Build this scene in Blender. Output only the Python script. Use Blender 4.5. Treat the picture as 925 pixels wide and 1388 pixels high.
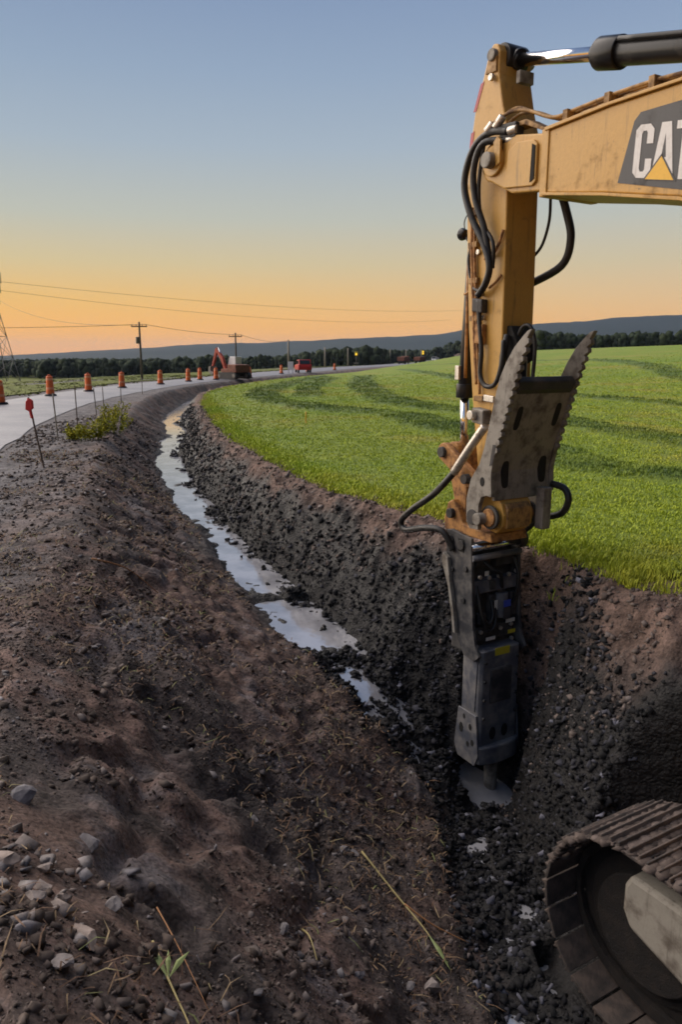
import bpy, bmesh, math, random
import numpy as np
from mathutils import Vector, Matrix

R = math.radians
random.seed(7)
rng = np.random.default_rng(11)
scene = bpy.context.scene
C = scene.collection
for o in list(bpy.data.objects):
    bpy.data.objects.remove(o)

# ------------------------------------------------------------------ camera
cam = bpy.data.cameras.new("camera")
cam.sensor_fit = 'VERTICAL'
cam.sensor_height = 36.0
cam.lens = 26.0
cam.clip_start = 0.05
cam.clip_end = 20000
camo = bpy.data.objects.new("camera", cam)
C.objects.link(camo)
camo.location = (0, 0, 2.0)
camo.rotation_euler = (R(90 - 11.8), 0, 0)
scene.camera = camo

# ------------------------------------------------------------------ sky
SUN_AZ = -62.0      # degrees, left of the view direction (+Y)
SUN_EL = 36.0
world = bpy.data.worlds.new("World")
scene.world = world
world.use_nodes = True
wt = world.node_tree
wt.nodes.clear()
w_out = wt.nodes.new("ShaderNodeOutputWorld")
w_bg = wt.nodes.new("ShaderNodeBackground")
w_tc = wt.nodes.new("ShaderNodeTexCoord")
w_sep = wt.nodes.new("ShaderNodeSeparateXYZ")
w_nrm = wt.nodes.new("ShaderNodeVectorMath"); w_nrm.operation = 'NORMALIZE'
wt.links.new(w_tc.outputs['Generated'], w_nrm.inputs[0])
wt.links.new(w_nrm.outputs[0], w_sep.inputs[0])
w_asin = wt.nodes.new("ShaderNodeMath"); w_asin.operation = 'ARCSINE'
wt.links.new(w_sep.outputs['Z'], w_asin.inputs[0])
w_map = wt.nodes.new("ShaderNodeMapRange")
w_map.inputs['From Min'].default_value = 0.0
w_map.inputs['From Max'].default_value = R(90)
wt.links.new(w_asin.outputs[0], w_map.inputs['Value'])


def s2l(c):
    return tuple((v / 255 / 12.92) if v / 255 <= 0.04045 else ((v / 255 + 0.055) / 1.055) ** 2.4 for v in c)


def ramp(nodes, stops, interp='EASE'):
    n = nodes.new("ShaderNodeValToRGB")
    n.color_ramp.interpolation = interp
    el = n.color_ramp.elements
    while len(el) < len(stops):
        el.new(0.5)
    for e, (p, c) in zip(el, stops):
        e.position = p
        e.color = (*c, 1)
    return n


# dusk sky: an orange band along the horizon fading through cream into pale blue (elevation in degrees, sRGB)
west = [(0, (255, 168, 36)), (2.0, (253, 178, 54)), (4.2, (240, 188, 94)), (6.6, (216, 194, 142)), (9.7, (190, 191, 176)),
        (14.4, (165, 179, 191)), (18.8, (147, 166, 188)), (23, (132, 152, 181)), (40, (125, 146, 180)), (90, (118, 141, 178))]
east = [(0, (236, 168, 92)), (2.0, (232, 177, 108)), (4.2, (220, 187, 143)), (6.6, (204, 190, 160)), (9.7, (186, 189, 181)),
        (14.4, (165, 180, 195)), (18.8, (148, 167, 193)), (23, (133, 154, 186)), (40, (125, 146, 181)), (90, (118, 141, 178))]
glow = lambda e: 1 + .14 * max(0, 1 - e / 5.0)      # the band right above the horizon is the brightest
rw = ramp(wt.nodes, [(e / 90, tuple(v * glow(e) for v in s2l(c))) for e, c in west], 'LINEAR')
re_ = ramp(wt.nodes, [(e / 90, tuple(v * glow(e) for v in s2l(c))) for e, c in east], 'LINEAR')
wt.links.new(w_map.outputs[0], rw.inputs[0])
wt.links.new(w_map.outputs[0], re_.inputs[0])
w_dot = wt.nodes.new("ShaderNodeVectorMath"); w_dot.operation = 'DOT_PRODUCT'
w_dot.inputs[1].default_value = (math.sin(R(SUN_AZ)), math.cos(R(SUN_AZ)), 0)
wt.links.new(w_nrm.outputs[0], w_dot.inputs[0])
w_az = wt.nodes.new("ShaderNodeMapRange")
w_az.inputs['From Min'].default_value = -0.1
w_az.inputs['From Max'].default_value = 0.85
wt.links.new(w_dot.outputs['Value'], w_az.inputs['Value'])
w_mix = wt.nodes.new("ShaderNodeMix"); w_mix.data_type = 'RGBA'
wt.links.new(w_az.outputs[0], w_mix.inputs['Factor'])
wt.links.new(re_.outputs[0], w_mix.inputs['A'])
wt.links.new(rw.outputs[0], w_mix.inputs['B'])
w_sky = wt.nodes.new("ShaderNodeTexSky")
w_sky.sky_type = 'NISHITA'
w_sky.sun_disc = False
w_sky.sun_elevation = R(SUN_EL)
w_sky.sun_rotation = R(SUN_AZ)
w_add = wt.nodes.new("ShaderNodeMix"); w_add.data_type = 'RGBA'; w_add.blend_type = 'ADD'
w_add.inputs['Factor'].default_value = 0.003
wt.links.new(w_mix.outputs['Result'], w_add.inputs['A'])
wt.links.new(w_sky.outputs[0], w_add.inputs['B'])
# the sky away from the sunset is already in the earth's shadow and dimmer
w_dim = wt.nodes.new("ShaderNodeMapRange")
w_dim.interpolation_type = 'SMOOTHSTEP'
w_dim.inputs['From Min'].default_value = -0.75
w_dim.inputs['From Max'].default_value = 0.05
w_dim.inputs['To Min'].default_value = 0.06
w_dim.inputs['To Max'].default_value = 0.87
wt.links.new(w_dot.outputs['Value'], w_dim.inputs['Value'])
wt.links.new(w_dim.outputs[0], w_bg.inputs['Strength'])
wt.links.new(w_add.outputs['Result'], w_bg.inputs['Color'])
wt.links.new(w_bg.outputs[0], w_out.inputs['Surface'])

# ------------------------------------------------------------------ the last soft light of the west
sun = bpy.data.lights.new("sun", 'SUN')
sun.energy = 4.1
sun.angle = R(80)
sun.color = (1.0, 0.87, 0.74)
suno = bpy.data.objects.new("sun", sun)
C.objects.link(suno)
sd = Vector((math.sin(R(SUN_AZ)) * math.cos(R(SUN_EL)), math.cos(R(SUN_AZ)) * math.cos(R(SUN_EL)), math.sin(R(SUN_EL))))
suno.rotation_euler = sd.to_track_quat('Z', 'Y').to_euler()
suno.location = sd * 50

vs = scene.view_settings
vs.view_transform = 'Standard'
vs.look = 'None'
vs.exposure = 0.2
vs.gamma = 1.0
vs.use_curve_mapping = False
scene.cycles.filter_width = 1.8
scene.cycles.use_denoising = True
scene.cycles.max_bounces = 6
scene.cycles.volume_bounces = 0


# ------------------------------------------------------------------ materials
def new_mat(name):
    m = bpy.data.materials.new(name)
    m.use_nodes = True
    nt = m.node_tree
    return m, nt, nt.nodes['Principled BSDF'], nt.nodes.new("ShaderNodeTexCoord")


def noise(nt, tc, scale, detail=6, rough=0.6, out='Object'):
    n = nt.nodes.new("ShaderNodeTexNoise")
    n.inputs['Scale'].default_value = scale
    n.inputs['Detail'].default_value = detail
    n.inputs['Roughness'].default_value = rough
    nt.links.new(tc.outputs[out], n.inputs['Vector'])
    return n


def bump(nt, bsdf, src, strength, dist, chain=None):
    b = nt.nodes.new("ShaderNodeBump")
    b.inputs['Strength'].default_value = strength
    b.inputs['Distance'].default_value = dist
    nt.links.new(src, b.inputs['Height'])
    if chain:
        nt.links.new(chain.outputs[0], b.inputs['Normal'])
    nt.links.new(b.outputs[0], bsdf.inputs['Normal'])
    return b


def mixc(nt, fac, a, b, blend='MIX'):
    n = nt.nodes.new("ShaderNodeMix"); n.data_type = 'RGBA'; n.blend_type = blend
    for sock, v in (('Factor', fac), ('A', a), ('B', b)):
        if hasattr(v, 'links'):
            nt.links.new(v, n.inputs[sock])
        elif isinstance(v, tuple):
            n.inputs[sock].default_value = (*v, 1)
        else:
            n.inputs[sock].default_value = v
    return n.outputs['Result']


def worn(name, base, dirt, amount=0.5, rough=0.5, metal=0.0, scale=6.0, bumpk=0.15, spec=0.5):
    """paint or steel with blotchy dirt and a little relief"""
    m, nt, b, tc = new_mat(name)
    n1 = noise(nt, tc, scale, 8, 0.65)
    r1 = ramp(nt.nodes, [(0.62 - amount * 0.35, (0, 0, 0)), (0.8 - amount * 0.2, (1, 1, 1))])
    nt.links.new(n1.outputs['Fac'], r1.inputs[0])
    n2 = noise(nt, tc, scale * 7, 5, 0.7)
    c0 = mixc(nt, n2.outputs['Fac'], tuple(v * 0.85 for v in base), tuple(min(1, v * 1.12) for v in base))
    col = mixc(nt, r1.outputs[0], c0, dirt)
    mp = nt.nodes.new("ShaderNodeMapping")
    mp.inputs['Scale'].default_value = (1, 1, 0.09)
    nt.links.new(tc.outputs['Object'], mp.inputs['Vector'])
    n3 = noise(nt, tc, scale * 4, 6, 0.7)
    nt.links.new(mp.outputs[0], n3.inputs['Vector'])
    r3 = ramp(nt.nodes, [(0.52, (0, 0, 0)), (0.72, (0.55, 0.55, 0.55))])
    nt.links.new(n3.outputs['Fac'], r3.inputs[0])
    col = mixc(nt, r3.outputs[0], col, tuple(v * .55 for v in dirt))
    n4 = noise(nt, tc, scale * 3, 8, 0.75)                 # chips and bare specks
    r4 = ramp(nt.nodes, [(0.66, (0, 0, 0)), (0.70, (1, 1, 1))])
    nt.links.new(n4.outputs['Fac'], r4.inputs[0])
    col = mixc(nt, r4.outputs[0], col, tuple(v * .4 for v in dirt))
    nt.links.new(col, b.inputs['Base Color'])
    b.inputs['Metallic'].default_value = metal
    rr = nt.nodes.new("ShaderNodeMapRange")
    rr.inputs['To Min'].default_value = rough
    rr.inputs['To Max'].default_value = min(1, rough + 0.4)
    nt.links.new(r1.outputs[0], rr.inputs['Value'])
    nt.links.new(rr.outputs[0], b.inputs['Roughness'])
    b.inputs['Specular IOR Level'].default_value = spec
    bump(nt, b, n2.outputs['Fac'], bumpk, 0.01)
    return m


def plain(name, base, rough=0.6, metal=0.0, emit=None, strength=0.0):
    m, nt, b, tc = new_mat(name)
    n = noise(nt, tc, 25, 4, 0.6)
    nt.links.new(mixc(nt, n.outputs['Fac'], tuple(v * 0.82 for v in base), tuple(min(1, v * 1.15) for v in base)), b.inputs['Base Color'])
    b.inputs['Roughness'].default_value = rough
    b.inputs['Metallic'].default_value = metal
    if emit:
        b.inputs['Emission Color'].default_value = (*emit, 1)
        b.inputs['Emission Strength'].default_value = strength
    return m


def attr(nt, name):
    a = nt.nodes.new("ShaderNodeAttribute")
    a.attribute_name = name
    return a.outputs['Fac']


M = {}
M['yellow'] = worn('machine_yellow_paint', (0.54, 0.305, 0.066), (0.27, 0.16, 0.06), 0.2, 0.42, 0, 5)
M['yellow_dirty'] = worn('muddy_yellow_paint', (0.44, 0.25, 0.075), (0.12, 0.07, 0.04), 0.7, 0.5, 0, 9)
M['ochre'] = worn('rusty_ochre_paint', (0.45, 0.215, 0.06), (0.13, 0.06, 0.03), 0.6, 0.55, 0, 12)
M['steel_grey'] = worn('weathered_grey_steel', (0.27, 0.25, 0.22), (0.13, 0.11, 0.09), 0.55, 0.6, 0.2, 7)
M['black_steel'] = worn('muddy_black_steel', (0.018, 0.018, 0.021), (0.075, 0.068, 0.062), 0.65, 0.5, 0.0, 6, 0.25)
M['hammer_steel'] = worn('hammer_housing_steel', (0.085, 0.092, 0.115), (0.23, 0.215, 0.205), 0.66, 0.5, 0.1, 5, 0.3)
M['bracket_steel'] = worn('hammer_bracket_steel', (0.034, 0.035, 0.041), (0.13, 0.12, 0.112), 0.6, 0.5, 0.1, 7, 0.3)
M['loop_shade'] = worn('dark_loop_shade', (0.016, 0.013, 0.012), (0.035, 0.027, 0.022), 0.6, 0.8, 0, 12, 0.9)  # near-black painted in for the shade inside the track loop
M['cyl_black'] = worn('cylinder_black_paint', (0.013, 0.013, 0.015), (0.05, 0.045, 0.04), 0.2, 0.3, 0, 6, 0.05, 0.25)
M['rubber'] = worn('hose_rubber', (0.012, 0.012, 0.013), (0.05, 0.045, 0.04), 0.4, 0.45, 0, 10, 0.05)
M['chrome'] = worn('chrome_rod', (0.75, 0.75, 0.77), (0.4, 0.39, 0.38), 0.15, 0.14, 1.0, 5, 0.02)
M['fitting'] = worn('zinc_fitting', (0.62, 0.58, 0.52), (0.25, 0.2, 0.15), 0.4, 0.35, 0.7, 20)
M['track_mud'] = worn('muddy_track_steel', (0.05, 0.042, 0.038), (0.13, 0.098, 0.082), 0.8, 0.75, 0.0, 7, 0.6)
M['dark'] = plain('dark_part_and_shade', (0.012, 0.011, 0.010), 0.9)  # near-black standing in for the shade inside slots and holes; also one mount
M['pale_frame'] = worn('dusty_track_frame_paint', (0.38, 0.34, 0.28), (0.16, 0.13, 0.10), 0.5, 0.7, 0, 5)
M['logo_grey'] = worn('dark_grey_decal', (0.055, 0.055, 0.06), (0.08, 0.075, 0.07), 0.2, 0.5, 0, 6, 0.03)
M['logo_white'] = worn('white_decal', (0.72, 0.70, 0.68), (0.5, 0.46, 0.42), 0.2, 0.5, 0, 6, 0.03)
M['logo_yellow'] = worn('yellow_decal', (0.80, 0.46, 0.04), (0.6, 0.33, 0.05), 0.2, 0.5, 0, 6, 0.03)
M['red_reflector'] = plain('red_reflector_tape', (0.38, 0.02, 0.03), 0.4)
M['label_white'] = plain('label_white', (0.6, 0.6, 0.56), 0.5)
M['label_yellow'] = plain('label_yellow', (0.55, 0.46, 0.03), 0.5)
M['label_blue'] = plain('label_blue', (0.05, 0.09, 0.5), 0.5)
M['glass'] = plain('dark_glass', (0.02, 0.025, 0.03), 0.05)
M['orange'] = worn('drum_orange_plastic', (0.85, 0.16, 0.03), (0.55, 0.12, 0.03), 0.3, 0.5, 0, 6)
M['reflect_white'] = plain('reflective_band', (0.86, 0.36, 0.20), 0.35)
M['wood'] = worn('weathered_wood', (0.12, 0.085, 0.065), (0.06, 0.045, 0.035), 0.5, 0.85, 0, 8)
M['pole_wood'] = worn('utility_pole_wood', (0.13, 0.11, 0.095), (0.07, 0.06, 0.05), 0.5, 0.9, 0, 3)
M['pale_wood'] = worn('pale_wood', (0.32, 0.29, 0.25), (0.2, 0.17, 0.14), 0.5, 0.85, 0, 8)
M['red_paint'] = worn('red_machine_paint', (0.42, 0.055, 0.03), (0.2, 0.06, 0.03), 0.4, 0.5, 0, 3)
M['car_red'] = plain('red_car_paint', (0.5, 0.03, 0.025), 0.3)
M['brown_red'] = worn('brownish_red_paint', (0.24, 0.085, 0.05), (0.13, 0.07, 0.05), 0.5, 0.6, 0, 3)
M['white_paint'] = plain('white_vehicle_paint', (0.75, 0.75, 0.76), 0.4)
M['signal_amber'] = plain('amber_lens', (0.9, 0.5, 0.03), 0.4, 0, (1.0, 0.62, 0.06), 1.2)
M['lamp_lens'] = plain('headlamp_lens', (0.8, 0.8, 0.75), 0.2, 0, (1.0, 0.93, 0.8), 1.5)
M['galv'] = worn('galvanised_steel', (0.17, 0.165, 0.16), (0.1, 0.09, 0.085), 0.3, 0.5, 0.4, 3)
M['wire'] = plain('wire_dark', (0.05, 0.045, 0.04), 0.6)
M['stake_red'] = plain('red_flagging', (0.62, 0.03, 0.03), 0.6)
M['stake_yellow'] = plain('yellow_stake_paint', (0.7, 0.4, 0.05), 0.6)


def dirt_material():
    m, nt, b, tc = new_mat('excavated_soil')
    wet = attr(nt, 'wet')
    rim = attr(nt, 'rim')
    grey = attr(nt, 'grey')
    mp = nt.nodes.new("ShaderNodeMapping")          # scraped along the ditch by the bucket
    mp.inputs['Rotation'].default_value = (0, 0, R(62))
    mp.inputs['Scale'].default_value = (0.55, 1, 1)
    nt.links.new(tc.outputs['Object'], mp.inputs['Vector'])
    n1 = noise(nt, tc, 0.8, 9, 0.62)
    n2 = noise(nt, tc, 5.5, 3, 0.6)
    n3 = noise(nt, tc, 34, 7, 0.75)
    n4 = noise(nt, tc, 1.7, 6, 0.65)
    for q in (n1, n2, n4):
        nt.links.new(mp.outputs[0], q.inputs['Vector'])
    c1 = ramp(nt.nodes, [(0.30, (0.055, 0.046, 0.044)), (0.44, (0.098, 0.077, 0.070)), (0.56, (0.148, 0.097, 0.079)), (0.70, (0.165, 0.145, 0.142))])
    nt.links.new(n1.outputs['Fac'], c1.inputs[0])
    c2 = ramp(nt.nodes, [(0.30, (0.34, 0.33, 0.33)), (0.52, (1, 1, 1)), (0.72, (1.5, 1.48, 1.5))])
    nt.links.new(n2.outputs['Fac'], c2.inputs[0])
    col = mixc(nt, 1.0, c1.outputs[0], c2.outputs[0], 'MULTIPLY')
    c3 = ramp(nt.nodes, [(0.34, (0.42, 0.42, 0.42)), (0.5, (1, 1, 1)), (0.68, (1.6, 1.55, 1.55))])
    nt.links.new(n3.outputs['Fac'], c3.inputs[0])
    col = mixc(nt, 0.85, col, c3.outputs[0], 'MULTIPLY')
    # grey-violet crushed shale patches
    g = ramp(nt.nodes, [(0.54, (0, 0, 0)), (0.66, (1, 1, 1))])
    nt.links.new(n4.outputs['Fac'], g.inputs[0])
    gm = nt.nodes.new("ShaderNodeMath"); gm.operation = 'MULTIPLY'; gm.inputs[1].default_value = 0.55
    nt.links.new(g.outputs[0], gm.inputs[0])
    sh = mixc(nt, 1.0, (0.155, 0.142, 0.152), c3.outputs[0], 'MULTIPLY')
    col = mixc(nt, gm.outputs[0], col, sh)
    gs_ = mixc(nt, 1.0, (0.165, 0.153, 0.155), c2.outputs[0], 'MULTIPLY')
    gs_ = mixc(nt, 0.6, gs_, c3.outputs[0], 'MULTIPLY')
    col = mixc(nt, grey, col, gs_)
    # reddish dry crumbs along the field rim
    rc = mixc(nt, 1.0, (0.165, 0.110, 0.088), c2.outputs[0], 'MULTIPLY')
    rc = mixc(nt, 0.8, rc, c3.outputs[0], 'MULTIPLY')
    col = mixc(nt, rim, col, rc)
    # black wet clay of the trench wall and floor
    wc = mixc(nt, 1.0, (0.0115, 0.0102, 0.0105), c2.outputs[0], 'MULTIPLY')
    wc = mixc(nt, 0.9, wc, c3.outputs[0], 'MULTIPLY')
    col = mixc(nt, wet, col, wc)
    nt.links.new(col, b.inputs['Base Color'])
    rr = nt.nodes.new("ShaderNodeMapRange")
    rr.inputs['To Min'].default_value = 0.95
    rr.inputs['To Max'].default_value = 0.55
    nt.links.new(wet, rr.inputs['Value'])
    nt.links.new(rr.outputs[0], b.inputs['Roughness'])
    b.inputs['Specular IOR Level'].default_value = 0.35
    b1 = bump(nt, b, n2.outputs['Fac'], 0.8, 0.06)
    prev = b1
    for sc, st, di in ((13, 0.35, 0.03), (42, 0.6, 0.014)):
        vo = nt.nodes.new("ShaderNodeTexVoronoi")
        vo.inputs['Scale'].default_value = sc
        vo.inputs['Randomness'].default_value = 1.0
        dv = nt.nodes.new("ShaderNodeMix"); dv.data_type = 'VECTOR'
        dv.inputs['Factor'].default_value = 0.06
        nt.links.new(tc.outputs['Object'], dv.inputs['A'])
        nt.links.new(n2.outputs['Color'], dv.inputs['B'])
        nt.links.new(dv.outputs['Result'], vo.inputs['Vector'])
        iv = nt.nodes.new("ShaderNodeMath"); iv.operation = 'SUBTRACT'; iv.inputs[0].default_value = 1.0
        nt.links.new(vo.outputs['Distance'], iv.inputs[1])
        prev = bump(nt, b, iv.outputs[0], st, di, prev)
    bump(nt, b, n3.outputs['Fac'], 0.9, 0.014, prev)
    return m


def stone_material(name, stops, scale=9):
    m, nt, b, tc = new_mat(name)
    t = attr(nt, 'tint')
    r = ramp(nt.nodes, stops, 'LINEAR')
    nt.links.new(t, r.inputs[0])
    n = noise(nt, tc, scale, 7, 0.65)
    k = ramp(nt.nodes, [(0.3, (0.6, 0.6, 0.6)), (0.7, (1.3, 1.3, 1.3))])
    nt.links.new(n.outputs['Fac'], k.inputs[0])
    nt.links.new(mixc(nt, 1.0, r.outputs[0], k.outputs[0], 'MULTIPLY'), b.inputs['Base Color'])
    b.inputs['Roughness'].default_value = 0.85
    b.inputs['Specular IOR Level'].default_value = 0.3
    bump(nt, b, n.outputs['Fac'], 0.6, 0.01)
    return m


def grass_material(name, blades):
    m, nt, b, tc = new_mat(name)
    sw = attr(nt, 'swath')
    n1 = noise(nt, tc, 0.16, 5, 0.6)
    n2 = noise(nt, tc, 2.2, 6, 0.7)
    n3 = noise(nt, tc, 24, 4, 0.7)
    c1 = ramp(nt.nodes, [(0.3, (0.155, 0.245, 0.022)), (0.5, (0.205, 0.275, 0.028)), (0.68, (0.275, 0.275, 0.05))])
    nt.links.new(n1.outputs['Fac'], c1.inputs[0])
    c2 = ramp(nt.nodes, [(0.28, (0.78, 0.82, 0.8)), (0.5, (1, 1, 1)), (0.72, (1.2, 1.14, 1.08))])
    nt.links.new(n2.outputs['Fac'], c2.inputs[0])
    col = mixc(nt, 0.8, c1.outputs[0], c2.outputs[0], 'MULTIPLY')
    c3 = ramp(nt.nodes, [(0.3, (0.6, 0.62, 0.6)), (0.5, (1, 1, 1)), (0.7, (1.35, 1.3, 1.2))])
    nt.links.new(n3.outputs['Fac'], c3.inputs[0])
    col = mixc(nt, 0.7, col, c3.outputs[0], 'MULTIPLY')
    dk = mixc(nt, 1.0, (0.068, 0.118, 0.026), c2.outputs[0], 'MULTIPLY')
    col = mixc(nt, sw, col, dk)
    if blades:
        t = attr(nt, 'tint')
        tr = ramp(nt.nodes, [(0, (1.5, 1.4, 1.1)), (0.6, (1.8, 1.62, 1.3)), (1, (2.1, 1.8, 1.45))], 'LINEAR')
        nt.links.new(t, tr.inputs[0])
        col = mixc(nt, 1.0, col, tr.outputs[0], 'MULTIPLY')
        b.inputs['Subsurface Weight'].default_value = 0.0
    nt.links.new(col, b.inputs['Base Color'])
    b.inputs['Roughness'].default_value = 0.7
    b.inputs['Specular IOR Level'].default_value = 0.25
    if not blades:
        bump(nt, b, n3.outputs['Fac'], 1.0, 0.05, bump(nt, b, n2.outputs['Fac'], 0.6, 0.2))
    return m


def road_material():
    m, nt, b, tc = new_mat('dusty_asphalt')
    n1 = noise(nt, tc, 0.35, 6, 0.6)
    n2 = noise(nt, tc, 14, 5, 0.7)
    c = ramp(nt.nodes, [(0.3, (0.135, 0.14, 0.17)), (0.7, (0.215, 0.215, 0.245))])
    nt.links.new(n1.outputs['Fac'], c.inputs[0])
    k = ramp(nt.nodes, [(0.3, (0.75, 0.75, 0.75)), (0.7, (1.2, 1.2, 1.2))])
    nt.links.new(n2.outputs['Fac'], k.inputs[0])
    nt.links.new(mixc(nt, 0.8, c.outputs[0], k.outputs[0], 'MULTIPLY'), b.inputs['Base Color'])
    b.inputs['Roughness'].default_value = 0.55
    bump(nt, b, n2.outputs['Fac'], 0.35, 0.02)
    return m


def water_material():
    m, nt, b, tc = new_mat('muddy_water')
    n1 = noise(nt, tc, 1.6, 6, 0.6)
    c = ramp(nt.nodes, [(0.35, (0.24, 0.24, 0.26)), (0.65, (0.40, 0.40, 0.43))])
    nt.links.new(n1.outputs['Fac'], c.inputs[0])
    nt.links.new(c.outputs[0], b.inputs['Base Color'])
    b.inputs['Roughness'].default_value = 0.06
    b.inputs['IOR'].default_value = 3.6
    n2 = noise(nt, tc, 9, 4, 0.5)
    bump(nt, b, n2.outputs['Fac'], 0.10, 0.02)
    return m


def foliage_material(name, stops):
    m, nt, b, tc = new_mat(name)
    t = attr(nt, 'tint')
    r = ramp(nt.nodes, stops, 'LINEAR')
    nt.links.new(t, r.inputs[0])
    n = noise(nt, tc, 0.6, 5, 0.7)
    k = ramp(nt.nodes, [(0.3, (0.55, 0.55, 0.55)), (0.7, (1.4, 1.4, 1.4))])
    nt.links.new(n.outputs['Fac'], k.inputs[0])
    nt.links.new(mixc(nt, 1.0, r.outputs[0], k.outputs[0], 'MULTIPLY'), b.inputs['Base Color'])
    b.inputs['Roughness'].default_value = 0.9
    b.inputs['Specular IOR Level'].default_value = 0.1
    return m


M['soil'] = dirt_material()
M['gravel'] = stone_material('brown_clods', [(0, (0.06, 0.045, 0.038)), (0.45, (0.112, 0.085, 0.073)), (0.8, (0.155, 0.125, 0.113)), (0.95, (0.19, 0.175, 0.18)), (1, (0.30, 0.28, 0.28))])
M['rubble'] = stone_material('black_shale', [(0, (0.007, 0.007, 0.008)), (0.6, (0.017, 0.0165, 0.019)), (0.92, (0.055, 0.055, 0.07)), (1, (0.18, 0.18, 0.22))])
M['stone'] = stone_material('grey_stone', [(0, (0.17, 0.16, 0.175)), (0.5, (0.24, 0.215, 0.21)), (1, (0.30, 0.24, 0.21))], 14)
M['straw'] = stone_material('dead_grass', [(0, (0.10, 0.055, 0.035)), (0.5, (0.19, 0.115, 0.07)), (0.85, (0.30, 0.22, 0.13)), (1, (0.16, 0.19, 0.07))], 30)
M['field'] = grass_material('mown_hay_field', False)
M['blade'] = grass_material('grass_blades', True)
M['road'] = road_material()
M['water'] = water_material()
M['verge'] = foliage_material('verge_grass', [(0, (0.10, 0.125, 0.03)), (1, (0.19, 0.20, 0.055))])
M['forest'] = foliage_material('forest_foliage', [(0, (0.020, 0.030, 0.018)), (0.7, (0.032, 0.045, 0.024)), (1, (0.045, 0.058, 0.028))])
M['hill'] = foliage_material('wooded_hill_haze_tint', [(0, (0.018, 0.032, 0.038)), (1, (0.034, 0.050, 0.050))])  # blue of the distant haze is mixed into the foliage colour
M['weed'] = foliage_material('yellow_green_weed', [(0, (0.24, 0.26, 0.025)), (1, (0.52, 0.46, 0.05))])
M['green_stalk'] = plain('green_reed', (0.22, 0.27, 0.09), 0.6)
M['yellow_stalk'] = plain('yellow_reed', (0.42, 0.34, 0.14), 0.6)
M['orange_stalk'] = plain('orange_dry_stem', (0.36, 0.17, 0.07), 0.7)


# ------------------------------------------------------------------ object helpers
def tag(o, label=None, cat=None, group=None, kind=None):
    if label: o['label'] = label
    if cat: o['category'] = cat
    if group: o['group'] = group
    if kind: o['kind'] = kind
    return o


def empty(name, loc=(0, 0, 0), rz=0.0):
    o = bpy.data.objects.new(name, None)
    o.empty_display_size = 0.2
    o.location = loc
    o.rotation_euler = (0, 0, rz)
    C.objects.link(o)
    return o


def mesh_np(name, verts, tris, mat, parent=None, attrs=None, smooth=False):
    """fast mesh from numpy arrays; tris may be (n,3) or (n,4)"""
    me = bpy.data.meshes.new(name)
    nv, nf, k = len(verts), len(tris), tris.shape[1]
    me.vertices.add(nv)
    me.vertices.foreach_set('co', np.asarray(verts, np.float32).ravel())
    me.loops.add(nf * k)
    me.loops.foreach_set('vertex_index', np.asarray(tris, np.int32).ravel())
    me.polygons.add(nf)
    me.polygons.foreach_set('loop_start', np.arange(0, nf * k, k, dtype=np.int32))
    me.update(calc_edges=True)
    me.validate()
    if smooth:
        me.polygons.foreach_set('use_smooth', np.ones(len(me.polygons), bool))
    for an, av in (attrs or {}).items():
        a = me.attributes.new(an, 'FLOAT', 'POINT')
        a.data.foreach_set('value', np.asarray(av, np.float32))
    if mat: me.materials.append(mat)
    o = bpy.data.objects.new(name, me)
    C.objects.link(o)
    if parent: o.parent = parent
    return o


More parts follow.
